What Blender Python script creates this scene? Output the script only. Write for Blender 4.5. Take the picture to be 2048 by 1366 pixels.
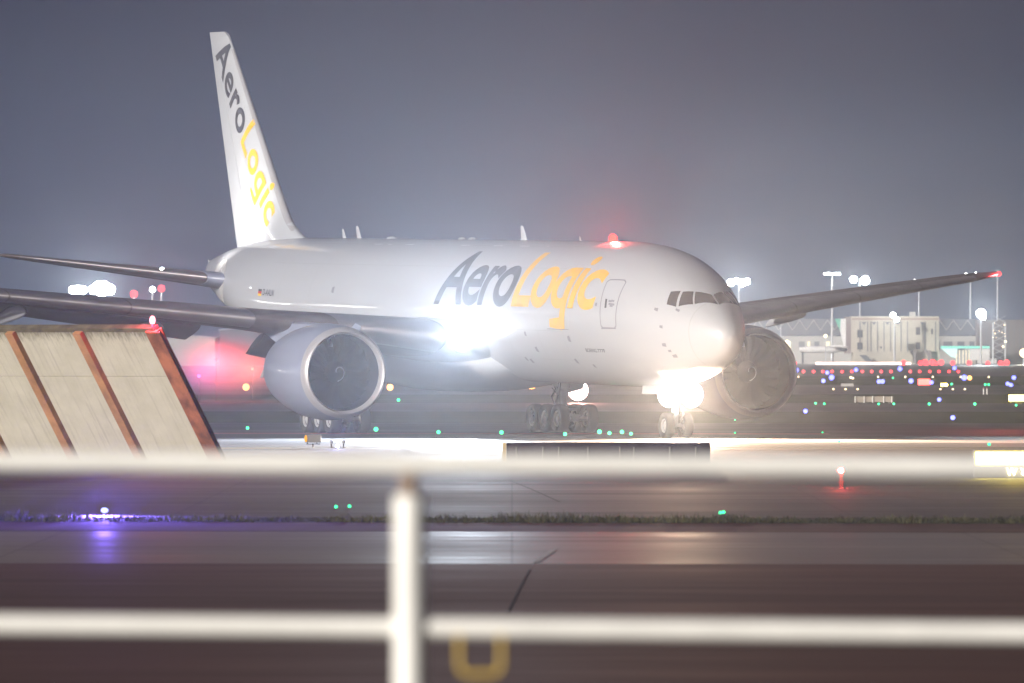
import bpy, bmesh, math, random
import numpy as np
from mathutils import Vector, Matrix
random.seed(7); np.random.seed(7)
R = math.radians
scene = bpy.context.scene
col = scene.collection
for o in list(bpy.data.objects): bpy.data.objects.remove(o)

# ------------------------------------------------------------------ camera, sky, light, exposure
CAM_H = 3.6          # eye height on the embankment behind the perimeter fence
FPX = 17200.0        # focal length in photo pixels (2048 wide)
HOR = 705.0          # horizon row
cam_data = bpy.data.cameras.new('camera'); cam = bpy.data.objects.new('camera', cam_data); col.objects.link(cam)
cam.location = (0, 0, CAM_H); cam.rotation_euler = (R(90), 0, 0)
cam_data.sensor_width = 36; cam_data.lens = FPX / 2048 * 36; cam_data.shift_y = (HOR - 683) / 2048
cam_data.clip_start = 0.5; cam_data.clip_end = 20000
cam_data.dof.use_dof = True; cam_data.dof.focus_distance = 380; cam_data.dof.aperture_fstop = 3.9
scene.camera = cam

world = bpy.data.worlds.new('World'); scene.world = world; world.use_nodes = True
nt = world.node_tree; bg = nt.nodes['Background']
tc = nt.nodes.new('ShaderNodeTexCoord'); sx = nt.nodes.new('ShaderNodeSeparateXYZ')
nt.links.new(tc.outputs['Generated'], sx.inputs[0])
rp = nt.nodes.new('ShaderNodeValToRGB'); nt.links.new(sx.outputs['Z'], rp.inputs[0])
cr = rp.color_ramp; cr.interpolation = 'EASE'
cr.elements[0].position = 0.0; cr.elements[0].color = (.034, .062, .124, 1)
cr.elements[1].position = 0.045; cr.elements[1].color = (.006, .013, .046, 1)
e = cr.elements.new(0.018); e.color = (.012, .026, .072, 1)
sky = nt.nodes.new('ShaderNodeTexSky'); sky.sky_type = 'NISHITA'; sky.sun_disc = False
sky.sun_elevation = R(11); sky.sun_rotation = R(225)
mx = nt.nodes.new('ShaderNodeMixRGB'); mx.blend_type = 'ADD'; mx.inputs[0].default_value = 0.0006
nt.links.new(rp.outputs[0], mx.inputs[1]); nt.links.new(sky.outputs[0], mx.inputs[2])
# lights of the terminals along the horizon on the near side of the field (seen only as glints in the paintwork)
mp = nt.nodes.new('ShaderNodeMapping'); mp.inputs['Scale'].default_value = (1, 1, 1.6); nt.links.new(tc.outputs['Generated'], mp.inputs[0])
nz = nt.nodes.new('ShaderNodeTexNoise'); nz.inputs['Scale'].default_value = 120; nz.inputs['Detail'].default_value = 3; nt.links.new(mp.outputs[0], nz.inputs['Vector'])
def wr(src, p0, p1, a, b):
    q = nt.nodes.new('ShaderNodeMapRange'); q.inputs[1].default_value = p0; q.inputs[2].default_value = p1; q.inputs[3].default_value = a; q.inputs[4].default_value = b
    nt.links.new(src, q.inputs[0]); return q.outputs[0]
def wm(a, b):
    q = nt.nodes.new('ShaderNodeMath'); q.operation = 'MULTIPLY'; nt.links.new(a, q.inputs[0]); nt.links.new(b, q.inputs[1]); return q.outputs[0]
band = wm(wr(sx.outputs['Z'], .003, .008, 0, 1), wr(sx.outputs['Z'], .013, .018, 1, 0))
side = wr(sx.outputs['X'], -.64, -.56, 1, 0)
glint = wm(wm(band, side), wr(nz.outputs[0], .52, .64, 0, 90))
gm = nt.nodes.new('ShaderNodeMixRGB'); gm.blend_type = 'ADD'; gm.inputs[0].default_value = 1
gc = nt.nodes.new('ShaderNodeMixRGB'); gc.blend_type = 'MULTIPLY'; gc.inputs[0].default_value = 1; gc.inputs[2].default_value = (1, .95, .88, 1)
nt.links.new(glint, gc.inputs[1]); nt.links.new(mx.outputs[0], gm.inputs[1]); nt.links.new(gc.outputs[0], gm.inputs[2])
nt.links.new(gm.outputs[0], bg.inputs[0]); bg.inputs[1].default_value = 1.0

SUN_DIR = Vector((-.67, -.71, .22)).normalized()     # towards the apron floodlighting behind the camera
sd = bpy.data.lights.new('sun', 'SUN'); sd.energy = 5.0; sd.angle = R(2.0); sd.color = (1, .93, .84)
so = bpy.data.objects.new('sun', sd); col.objects.link(so)
so.rotation_euler = SUN_DIR.to_track_quat('Z', 'Y').to_euler(); so.location = (-40, -60, 40)

vs = scene.view_settings; vs.view_transform = 'Standard'; vs.look = 'None'; vs.exposure = 0.0; vs.gamma = 1.0
try: scene.display_settings.display_device = 'sRGB'
except Exception: pass
cy = scene.cycles
cy.volume_bounces = 0; cy.max_bounces = 6; cy.diffuse_bounces = 2; cy.glossy_bounces = 3; cy.transmission_bounces = 4
cy.use_denoising = True; cy.sample_clamp_indirect = 4; cy.use_light_tree = True
cy.caustics_reflective = False; cy.caustics_refractive = False

def P(u, v, d):      # photo pixel at distance d -> world point
    return Vector(((u - 1024) * d / FPX, d, CAM_H - (v - HOR) * d / FPX))
def G(u, v):         # photo pixel on the ground
    return P(u, v, CAM_H * FPX / (v - HOR))

# ------------------------------------------------------------------ materials
def _noise(nt, scale, detail=4, rough=.6, coord='Object', stretch=None):
    t = nt.nodes.new('ShaderNodeTexCoord'); n = nt.nodes.new('ShaderNodeTexNoise')
    n.inputs['Scale'].default_value = scale; n.inputs['Detail'].default_value = detail; n.inputs['Roughness'].default_value = rough
    if stretch:
        m = nt.nodes.new('ShaderNodeMapping'); m.inputs['Scale'].default_value = stretch
        nt.links.new(t.outputs[coord], m.inputs[0]); nt.links.new(m.outputs[0], n.inputs['Vector'])
    else: nt.links.new(t.outputs[coord], n.inputs['Vector'])
    return n
def _ramp(nt, src, a, b, p0=.35, p1=.65):
    r = nt.nodes.new('ShaderNodeValToRGB'); r.color_ramp.elements[0].position = p0; r.color_ramp.elements[1].position = p1
    f = lambda c: (c, c, c, 1) if not isinstance(c, (tuple, list)) else tuple(c) + (1,)
    r.color_ramp.elements[0].color = f(a); r.color_ramp.elements[1].color = f(b)
    nt.links.new(src, r.inputs[0]); return r
def mat(name, c, rough=.5, metal=0, coat=0, var=.12, scale=1.5, rvar=.08, bump=0, stretch=None, c2=None, spec=.5):
    m = bpy.data.materials.new(name); m.use_nodes = True; nt = m.node_tree; b = nt.nodes['Principled BSDF']
    b.inputs['Metallic'].default_value = metal; b.inputs['Coat Weight'].default_value = coat; b.inputs['Coat Roughness'].default_value = .012
    b.inputs['Specular IOR Level'].default_value = spec
    n = _noise(nt, scale, stretch=stretch)
    ca = tuple(x * (1 - var) for x in c); cb = c2 or tuple(min(1, x * (1 + var * .6)) for x in c)
    nt.links.new(_ramp(nt, n.outputs[0], ca, cb).outputs[0], b.inputs['Base Color'])
    nt.links.new(_ramp(nt, n.outputs[0], max(0, rough - rvar), min(1, rough + rvar)).outputs[0], b.inputs['Roughness'])
    if bump:
        bp = nt.nodes.new('ShaderNodeBump'); bp.inputs['Strength'].default_value = bump; bp.inputs['Distance'].default_value = .02
        n2 = _noise(nt, scale * 6); nt.links.new(n2.outputs[0], bp.inputs['Height']); nt.links.new(bp.outputs[0], b.inputs['Normal'])
    return m
def emit(name, c, s, sampling='NONE'):
    m = bpy.data.materials.new(name); m.use_nodes = True; nt = m.node_tree
    nt.nodes.remove(nt.nodes['Principled BSDF']); e = nt.nodes.new('ShaderNodeEmission')
    e.inputs[0].default_value = tuple(c) + (1,); e.inputs[1].default_value = s
    nt.links.new(e.outputs[0], nt.nodes['Material Output'].inputs[0])
    m.cycles.emission_sampling = sampling
    return m
M = {}
M['white'] = mat('aircraft_white', (.40, .415, .445), .38, 0, .6, .03, .25, .03)
M['seam'] = mat('seam_line', (.29, .30, .31), .5)
M['grey'] = mat('aircraft_grey', (.30, .30, .32), .4, 0, .25, .06, .4)
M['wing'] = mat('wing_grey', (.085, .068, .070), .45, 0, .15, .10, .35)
M['slat'] = mat('slat_metal', (.17, .155, .165), .36, .5, 0, .10, .5)
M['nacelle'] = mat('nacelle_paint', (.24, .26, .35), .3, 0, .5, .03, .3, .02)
M['chrome'] = mat('polished_metal', (.86, .86, .86), .25, .3, .3, .05, .6, .05)
M['lip'] = mat('inlet_lip_metal', (.42, .40, .41), .42, .35, 0, .04, .3, .03)
M['inlet'] = mat('inlet_liner', (.010, .010, .014), .85, 0, 0, .1, spec=.1)
M['fan'] = mat('fan_blade', (.004, .004, .006), .9, 0, 0, .1, spec=.03)
M['dark'] = mat('dark_metal', (.06, .06, .07), .5, .3)
M['tyre'] = mat('tyre_rubber', (.022, .022, .025), .75)
M['hub'] = mat('wheel_rim', (.55, .55, .55), .4, .4)
M['gear'] = mat('gear_steel', (.42, .43, .46), .4, .3)
M['glass'] = mat('cockpit_glass', (.03, .025, .025), .08, 0, .6)
M['frame'] = mat('seal_grey', (.20, .20, .23), .5)
M['txt'] = mat('letter_grey', (.05, .05, .062), .4, 0, .3)
M['yel'] = mat('letter_yellow', (.72, .40, .03), .4, 0, .3)
M['ink'] = mat('marking_black', (.03, .03, .035), .5)
M['red'] = mat('marking_red', (.45, .02, .02), .5); M['gold'] = mat('marking_gold', (.75, .5, .03), .5)
M['rail'] = mat('rail_white_paint', (.96, .95, .91), .45, var=.06, scale=3)
M['stub'] = mat('rail_stub_rust', (.30, .22, .17), .6)
M['latch'] = mat('latch_yellow', (.62, .42, .08), .5)
M['rust'] = mat('rust_beam', (.44, .22, .10), .7, var=.30, scale=1.3, bump=.3)
M['rustdark'] = mat('rust_web', (.33, .11, .05), .75, var=.6, scale=1.1, bump=.3)
M['barrier'] = mat('barrier_dark', (.07, .06, .075), .4, .2, 0, .3, 1.2)
M['tan'] = mat('barrier_end_tan', (.55, .42, .20), .6)
M['concrete'] = mat('far_concrete', (.50, .47, .39), .8, var=.15, scale=.15)
M['hall'] = mat('hall_cladding', (.11, .125, .16), .7, var=.2, scale=.05)
M['hallpale'] = mat('hall_pale', (.42, .42, .40), .7, var=.12, scale=.05)
M['steel'] = mat('mast_steel', (.50, .52, .55), .45, .4)
M['box'] = mat('sign_housing', (.20, .19, .18), .6)
M['tailgreen'] = mat('tail_green', (.08, .50, .36), .4); M['tailwhite'] = mat('tail_white', (.8, .8, .8), .4)
E_ = {}
E_['white'] = emit('lamp_white', (.95, .98, 1), 60); E_['landing'] = emit('landing_lens', (.93, .96, 1), 10)
E_['warm'] = emit('lamp_warm', (1, .80, .50), 4); E_['green'] = emit('lamp_green', (.06, 1, .38), 2.6)
E_['blue'] = emit('lamp_blue', (.17, .19, 1), 4.5); E_['red'] = emit('lamp_red', (1, .05, .06), 4)
E_['orange'] = emit('lamp_orange', (1, .42, .10), 5); E_['flood'] = emit('lamp_flood', (.93, 1, 1), 120)
E_['yellow'] = emit('sign_face_lit', (1, .78, .10), 40.0); E_['glyph'] = emit('sign_glyph_lit', (1, .9, .4), 60.0)
E_['redsign'] = emit('sign_red_lit', (1, .12, .10), 5.0); E_['strip'] = emit('trail_lit', (1, .72, .62), 5.0)
E_['amber'] = emit('amber_lens', (1, .42, .02), 1.2); E_['window'] = emit('lit_window', (1, .9, .65), 1.6)
E_['greenglow'] = emit('lit_canopy', (.30, 1, .80), 1.1); E_['beacon'] = emit('beacon_lens', (1, .03, .022), 6)

# ------------------------------------------------------------------ object helpers
def link(name, mesh, parent=None, mats=(), smooth=False, loc=None):
    for m in mats: mesh.materials.append(m)
    o = bpy.data.objects.new(name, mesh); col.objects.link(o)
    if parent: o.parent = parent
    if loc: o.location = loc
    if smooth:
        for p in mesh.polygons: p.use_smooth = True
    return o
def empty(name, loc=(0, 0, 0), rz=0):
    o = bpy.data.objects.new(name, None); col.objects.link(o); o.location = loc; o.rotation_euler = (0, 0, rz); o.empty_display_size = .2
    return o
def tag(o, label=None, cat=None, group=None, kind=None):
    if label: o['label'] = label
    if cat: o['category'] = cat
    if group: o['group'] = group
    if kind: o['kind'] = kind
    return o
class MB:
    """collects shapes, builds one mesh"""
    def __init__(s): s.v = []; s.f = []; s.mi = []; s.cur = 0
    def add(s, vs, fs, mi=None):
        n = len(s.v); s.v += [tuple(v) for v in vs]; s.f += [tuple(i + n for i in f) for f in fs]
        s.mi += [s.cur if mi is None else mi] * len(fs)
    def box(s, c, d, mi=None, rz=0, rx=0, ry=0):
        m = Matrix.Rotation(rz, 3, 'Z') @ Matrix.Rotation(ry, 3, 'Y') @ Matrix.Rotation(rx, 3, 'X')
        vs = [Vector(c) + m @ Vector((x * d[0] / 2, y * d[1] / 2, z * d[2] / 2)) for x in (-1, 1) for y in (-1, 1) for z in (-1, 1)]
        s.add(vs, [(0, 1, 3, 2), (4, 6, 7, 5), (0, 4, 5, 1), (2, 3, 7, 6), (0, 2, 6, 4), (1, 5, 7, 3)], mi)
    def tube(s, a, b, r0, r1=None, n=12, mi=None, caps=True):
        a = Vector(a); b = Vector(b); r1 = r0 if r1 is None else r1
        z = (b - a).normalized(); x = z.orthogonal().normalized(); y = z.cross(x)
        vs = []
        for p, r in ((a, r0), (b, r1)):
            for i in range(n):
                t = 2 * math.pi * i / n; vs.append(p + x * (r * math.cos(t)) + y * (r * math.sin(t)))
        fs = [(i, (i + 1) % n, n + (i + 1) % n, n + i) for i in range(n)]
        if caps: fs += [tuple(range(n - 1, -1, -1)), tuple(range(n, 2 * n))]
        s.add(vs, fs, mi)
    def lathe(s, prof, o, ax=(1, 0, 0), n=48, mi=None, closed=False):
        o = Vector(o); z = Vector(ax).normalized(); x = z.orthogonal().normalized(); y = z.cross(x); vs = []; k = len(prof)
        for (h, r) in prof:
            for i in range(n):
                t = 2 * math.pi * i / n; vs.append(o + z * h + x * (r * math.cos(t)) + y * (r * math.sin(t)))
        fs = []
        for j in range(k if closed else k - 1):
            j2 = (j + 1) % k
            for i in range(n):
                fs.append((j * n + i, j * n + (i + 1) % n, j2 * n + (i + 1) % n, j2 * n + i))
        s.add(vs, fs, mi)
    def ball(s, c, r, n=12, m=8, mi=None, sc=(1, 1, 1)):
        vs = []; fs = []
        for j in range(m + 1):
            p = math.pi * j / m
            for i in range(n):
                t = 2 * math.pi * i / n
                vs.append((c[0] + r * sc[0] * math.sin(p) * math.cos(t), c[1] + r * sc[1] * math.sin(p) * math.sin(t), c[2] + r * sc[2] * math.cos(p)))
        for j in range(m):
            for i in range(n): fs.append((j * n + i, (j + 1) * n + i, (j + 1) * n + (i + 1) % n, j * n + (i + 1) % n))
        s.add(vs, fs, mi)
    def loft(s, rings, caps=True, mi=None):
        n = len(rings[0]); vs = [v for r in rings for v in r]; fs = []
        for j in range(len(rings) - 1):
            for i in range(n): fs.append((j * n + i, j * n + (i + 1) % n, (j + 1) * n + (i + 1) % n, (j + 1) * n + i))
        if caps: fs += [tuple(range(n - 1, -1, -1)), tuple(range((len(rings) - 1) * n, len(rings) * n))]
        s.add(vs, fs, mi)
    def build(s, name, mats, parent=None, smooth=False, loc=None, xf=None, sharp=None, bevel=0):
        me = bpy.data.meshes.new(name); vs = [xf(*v) for v in s.v] if xf else s.v
        me.from_pydata(vs, [], s.f)
        mats = mats if isinstance(mats, (list, tuple)) else [mats]
        o = link(name, me, parent, mats, smooth, loc)
        for p, i in zip(me.polygons, s.mi): p.material_index = i
        bm = bmesh.new(); bm.from_mesh(me)
        bmesh.ops.remove_doubles(bm, verts=bm.verts, dist=1e-5)
        bmesh.ops.recalc_face_normals(bm, faces=bm.faces)
        if smooth:
            for e in bm.edges:
                if len(e.link_faces) == 2 and e.calc_face_angle(0) > R(sharp or 38): e.smooth = False
        bm.to_mesh(me); bm.free()
        if bevel:
            b = o.modifiers.new('bevel', 'BEVEL'); b.width = bevel; b.segments = 2; b.limit_method = 'ANGLE'
        return o
def lamp(name, parent, loc, energy, color, kind='POINT', rad=.1, aim=None, size=120, blend=.6):
    d = bpy.data.lights.new(name, kind); d.energy = energy; d.color = color; d.shadow_soft_size = rad
    o = bpy.data.objects.new(name, d); col.objects.link(o); o.location = loc
    if parent: o.parent = parent
    if kind == 'SPOT':
        d.spot_size = R(size); d.spot_blend = blend
        o.rotation_euler = (-Vector(aim)).to_track_quat('Z', 'Y').to_euler()
    return o

# ------------------------------------------------------------------ the ground
def pavement(name, base, rough, scale, var=.35, rv=.16, spec=.5, joints=None, bump=.0, base2=None):
    m = bpy.data.materials.new(name); m.use_nodes = True; nt = m.node_tree; b = nt.nodes['Principled BSDF']
    n1 = _noise(nt, scale, 6, .62, stretch=(.25, 1, 1)); n2 = _noise(nt, scale * .12, 3, .5, stretch=(.3, 1, 1))
    mixn = nt.nodes.new('ShaderNodeMath'); mixn.operation = 'MULTIPLY_ADD'; mixn.inputs[1].default_value = .55
    sc = nt.nodes.new('ShaderNodeMath'); sc.operation = 'MULTIPLY'; sc.inputs[1].default_value = .45
    nt.links.new(n2.outputs[0], sc.inputs[0]); nt.links.new(n1.outputs[0], mixn.inputs[0]); nt.links.new(sc.outputs[0], mixn.inputs[2])
    c0 = tuple(x * (1 - var) for x in base); c1 = base2 or tuple(x * (1 + var) for x in base)
    colr = _ramp(nt, mixn.outputs[0], c0, c1, .36, .64)
    out = colr.outputs[0]
    if joints:
        t = nt.nodes.new('ShaderNodeTexCoord'); br = nt.nodes.new('ShaderNodeTexBrick')
        br.offset = 0; br.inputs['Scale'].default_value = 1; br.inputs['Brick Width'].default_value = joints[0]; br.inputs['Row Height'].default_value = joints[1]
        br.inputs['Mortar Size'].default_value = .03; br.inputs['Mortar Smooth'].default_value = .3
        br.inputs['Color1'].default_value = (1, 1, 1, 1); br.inputs['Color2'].default_value = (.82, .82, .82, 1); br.inputs['Mortar'].default_value = (.6, .6, .6, 1)
        nt.links.new(t.outputs['Object'], br.inputs['Vector'])
        mu = nt.nodes.new('ShaderNodeMixRGB'); mu.blend_type = 'MULTIPLY'; mu.inputs[0].default_value = 1
        nt.links.new(out, mu.inputs[1]); nt.links.new(br.outputs[0], mu.inputs[2]); out = mu.outputs[0]
    nt.links.new(out, b.inputs['Base Color'])
    nt.links.new(_ramp(nt, mixn.outputs[0], min(1, rough + rv), max(.05, rough - rv), .36, .64).outputs[0], b.inputs['Roughness'])
    b.inputs['Specular IOR Level'].default_value = spec
    if bump:
        bp = nt.nodes.new('ShaderNodeBump'); bp.inputs['Strength'].default_value = bump; bp.inputs['Distance'].default_value = .03
        nt.links.new(n1.outputs[0], bp.inputs['Height']); nt.links.new(bp.outputs[0], b.inputs['Normal'])
    return m
M['grass_far'] = pavement('airfield_grass', (.055, .062, .035), .9, .12, .45, .05, .1)
M['asphalt'] = pavement('wet_asphalt', (.11, .056, .042), .80, .55, .28, .10, .12)
M['asphalt2'] = pavement('taxiway_asphalt', (.085, .065, .058), .76, .45, .30, .12, .25, joints=(7.5, 7.5))
M['pale'] = pavement('concrete_light_trail', (.25, .235, .23), .55, .5, .18, .12, .5, joints=(7.5, 6))
M['sheen'] = pavement('damp_concrete', (.25, .20, .175), .60, .6, .18, .14, .35, joints=(9, 6))
M['runway'] = pavement('runway_asphalt', (.06, .055, .052), .62, .2, .3, .1, .5)
M['paint'] = mat('light_trail_white', (.80, .77, .73), .5, var=.2, scale=.8)  # white of the vehicle light trail strip, not a painted line
M['trailred'] = mat('light_trail_red', (.34, .05, .05), .5, var=.2, scale=.8)
M['painty'] = mat('line_paint_yellow', (.55, .36, .06), .5, var=.2, scale=.8)
def sheet(name, x0, x1, ya, yb, z, m, skew=0.0, kind='structure'):
    """flat strip across the view; skew = change of distance per metre to the right"""
    b = MB(); nx = 24
    xs = [x0 + (x1 - x0) * i / nx for i in range(nx + 1)]
    vs = [(x, ya + skew * x, z) for x in xs] + [(x, yb + skew * x, z) for x in xs]
    b.add(vs, [(i, i + 1, nx + 2 + i, nx + 1 + i) for i in range(nx)])
    o = b.build(name, m); tag(o, kind=kind); return o
D = lambda v: CAM_H * FPX / (v - HOR)
sheet('ground', -3400, 3400, -500, 4400, 0.0, M['grass_far'])
sheet('service_road', -300, 300, 40, D(1128), .004, M['asphalt'], -.05)
sheet('apron_edge', -300, 300, D(1128), D(1064), .004, M['sheen'], -.05)
sheet('shoulder', -300, 300, D(1064), D(1046), .004, M['asphalt'], -.10)
sheet('taxiway', -300, 300, D(1036), D(894) - 3, .004, M['asphalt2'], -.06)
sheet('taxiway_light_trail', -300, 300, D(894), D(876.5), .004, M['pale'], -.10)  # concrete band, kept pale partly to carry a vehicle light trail
sheet('taxiway_far', -300, 300, D(876.5) + .2, D(846), .004, M['runway'], -.10)
sheet('parallel_taxiway', -300, 300, D(823), D(806), .004, M['runway'], -.05)
sheet('runway', -600, 600, D(789), D(770), .004, M['runway'], 0)
sheet('far_apron', -800, 800, 1300, 3400, .004, M['runway'], 0)
sheet('red_light_trail', -60, 14, D(868.5), D(866.5), .008, M['trailred'], -.10)  # red light streak put in as a flat coloured strip
sheet('light_trail_strip', 5, 70, D(885.5), D(878.5), .008, M['paint'], -.10)  # vehicle light trail put in as a flat white strip
ol = sheet('yellow_line', -27.5, -8.3, D(897.3), D(895.9), .008, M['painty'], -.02)
def ground_line(name, pts, w, m, z=.012):
    q = [G(*p) for p in pts]; mb = MB(); vs = []
    for i, p in enumerate(q):
        t = (q[min(i+1, len(q)-1)] - q[max(0, i-1)]); nn = Vector((-t.y, t.x, 0)).normalized() * w / 2
        vs += [(p.x - nn.x, p.y - nn.y, z), (p.x + nn.x, p.y + nn.y, z)]
    mb.add(vs, [(2*i, 2*i+1, 2*i+3, 2*i+2) for i in range(len(q)-1)]); tag(mb.build(name, m), kind='structure')
M['crack'] = mat('tar_crack', (.04, .03, .027), .9, spec=.1)
ground_line('painted_mark', [(1073, 1125), (1108, 1100)], .12, mat('worn_paint', (.30, .26, .23), .7, var=.3, scale=3))
ground_line('tar_crack', [(1016, 1226), (1040, 1176), (1060, 1140)], .03, M['crack'])
ground_line('tar_crack', [(1120, 1005), (1060, 978), (1020, 962)], .04, M['crack'])
ground_line('tar_crack', [(806, 897.5), (818, 903), (830, 909)], .3, M['crack'])
for v0, v1, w in ((966, 972, .35), (981, 990, .25), (1003, 1010, .12), (898, 903, .5), (1150, 1158, .03)):
    ground_line('pavement_joint', [(-200, v0), (700, v0 + (v1 - v0) * .4), (1400, v0 + (v1 - v0) * .7), (2300, v1)], w, M['crack'])
# grass verge
gb = MB(); ya, yb = D(1046), D(1036)
for i in range(9000):
    x = random.uniform(-14, 14); t = random.random(); y = ya - .10 * x + .3 + (yb - ya - .3) * t + (.04 * x if t > .7 else 0)
    n = math.sin(x * 1.7) * .8 + math.sin(x * .53 + 1) + math.sin(x * 5.3 + 2) * .7 + math.sin(x * 11.7) * .5
    h = (.03 + .09 * random.random()) * (1 + .30 * n); h = max(.02, h) * (1.5 if random.random() < .08 else 1)
    a = random.uniform(0, math.pi); w = .012; lx = random.gauss(0, .04); ly = random.gauss(0, .04)
    dx, dy = math.cos(a) * w, math.sin(a) * w
    gb.add([(x - dx, y - dy, 0), (x + dx, y + dy, 0), (x + lx, y + ly, h)], [(0, 1, 2)])
M['blade'] = mat('grass_blade', (.03, .032, .018), .85, var=.5, scale=.5, c2=(.085, .078, .035))
go = gb.build('grass', M['blade']); tag(go, kind='stuff')

# ------------------------------------------------------------------ AIRCRAFT
TH = R(22.1); AX0, AD = -2.8226, 387.0; KP = .0165; MG = 31.78; ZC = 5.6
plane = empty('cargo_airplane', (AX0, AD, 0), R(90) + TH)
tag(plane, 'large white cargo jet with grey and yellow lettering and blazing landing lights', 'airplane')
def A(x, y, z):       # aircraft station coordinates -> local (body sits slightly nose-down)
    return (x - MG, y, z + KP * (x - MG))
def gearxf(x, y, z): return (x - MG, y, z)
def pchip(xs, ys, x):
    xs = np.array(xs, float); ys = np.array(ys, float); h = np.diff(xs); dl = np.diff(ys) / h; m = np.zeros(len(xs))
    m[0] = dl[0]; m[-1] = dl[-1]
    for i in range(1, len(xs) - 1):
        if dl[i - 1] * dl[i] > 0:
            w1 = 2 * h[i] + h[i - 1]; w2 = h[i] + 2 * h[i - 1]; m[i] = (w1 + w2) / (w1 / dl[i - 1] + w2 / dl[i])
    x = np.clip(x, xs[0], xs[-1]); i = np.clip(np.searchsorted(xs, x) - 1, 0, len(xs) - 2); t = (x - xs[i]) / h[i]
    return ((2*t**3-3*t**2+1)*ys[i] + (t**3-2*t**2+t)*h[i]*m[i] + (-2*t**3+3*t**2)*ys[i+1] + (t**3-t**2)*h[i]*m[i+1])
FT = [  # x, top, bottom, half width, height of max width (relative to the axis)
 (0, -.85, -.85, 0.0, -.85), (.06, -.62, -1.08, .22, -.85), (.25, -.30, -1.40, .48, -.82), (.6, .0, -1.68, .76, -.76), (1.1, .34, -1.95, 1.06, -.68),
 (1.7, .71, -2.18, 1.34, -.58), (2.4, 1.13, -2.39, 1.64, -.48), (3.2, 1.58, -2.60, 1.94, -.36), (4.2, 2.03, -2.78, 2.27, -.25),
 (5.4, 2.44, -2.93, 2.58, -.15), (6.8, 2.77, -3.03, 2.84, -.07), (8.4, 2.98, -3.09, 3.01, -.02), (10.2, 3.08, -3.1, 3.09, 0), (12, 3.1, -3.1, 3.1, 0),
 (43, 3.1, -3.1, 3.1, 0), (46, 3.1, -2.92, 3.09, .03), (49, 3.09, -2.50, 3.0, .12), (52, 3.04, -1.90, 2.75, .30), (55, 2.92, -1.22, 2.30, .60),
 (58, 2.66, -.50, 1.68, .95), (60, 2.40, -.02, 1.18, 1.15), (61.6, 2.15, .36, .75, 1.28), (62.6, 1.97, .60, .42, 1.30), (62.95, 1.88, .70, .28, 1.30)]
FTa = list(zip(*FT))
def sec(x): return [float(pchip(FTa[0], FTa[k], np.array(x))) for k in (1, 2, 3, 4)]
def surf(x, ang, off=0.0):
    """point on the fuselage skin: station x, angle from starboard horizontal"""
    t, b, w, zc = sec(x); c, s = math.cos(ang), math.sin(ang)
    p = Vector((x, w * c, ZC + zc + ((t - zc) if s > 0 else (zc - b)) * s))
    if off:
        dx = .03; t2, b2, w2, z2 = sec(min(62.9, x + dx)); q = Vector((x + dx, w2 * c, ZC + z2 + ((t2 - z2) if s > 0 else (z2 - b2)) * s))
        da = .01; c3, s3 = math.cos(ang + da), math.sin(ang + da); r = Vector((x, w * c3, ZC + zc + ((t - zc) if s3 > 0 else (zc - b)) * s3))
        n = (q - p).cross(r - p)
        if n.length > 0:
            n.normalize()
            if n.y * c + n.z * s < 0: n = -n
            p += n * off
    return p
fb = MB(); NA = 96
xs = list(np.concatenate([[0.004, .02, .06, .12, .2, .32], np.arange(.45, 12, .22), np.arange(12, 43, 1.0), np.arange(43, 62.9, .4), [62.95]]))
rings = [[surf(x, 2 * math.pi * i / NA) for i in range(NA)] for x in xs]
fb.loft(rings)
fus = fb.build('fuselage', M['white'], plane, True, xf=A)

# inverse of the view, to read stations off the photo once
_gx = np.arange(0.4, 62.5, .05); _ga = np.radians(np.arange(-80, 89, .5))
_S = np.array([sec(x) for x in _gx])
_c, _s = np.cos(_ga)[None, :], np.sin(_ga)[None, :]
_Y = _S[:, 2:3] * _c; _Z = ZC + _S[:, 3:4] + np.where(_s > 0, _S[:, 0:1] - _S[:, 3:4], _S[:, 3:4] - _S[:, 1:2]) * _s
_X = np.repeat(_gx[:, None], len(_ga), 1)
_a = _X - MG; _Zp = _Z + KP * _a
_wx = AX0 - _a * math.sin(TH) - _Y * math.cos(TH); _wd = AD + _a * math.cos(TH) - _Y * math.sin(TH)
_U = 1024 + FPX * _wx / _wd; _V = HOR + FPX * (CAM_H - _Zp) / _wd
def station(u, v):
    e = (_U - u) ** 2 + (_V - v) ** 2; e = e + (_wd - _wd.min()) * .02
    i, j = np.unravel_index(np.argmin(e), e.shape); return float(_gx[i]), float(_ga[j])

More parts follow.
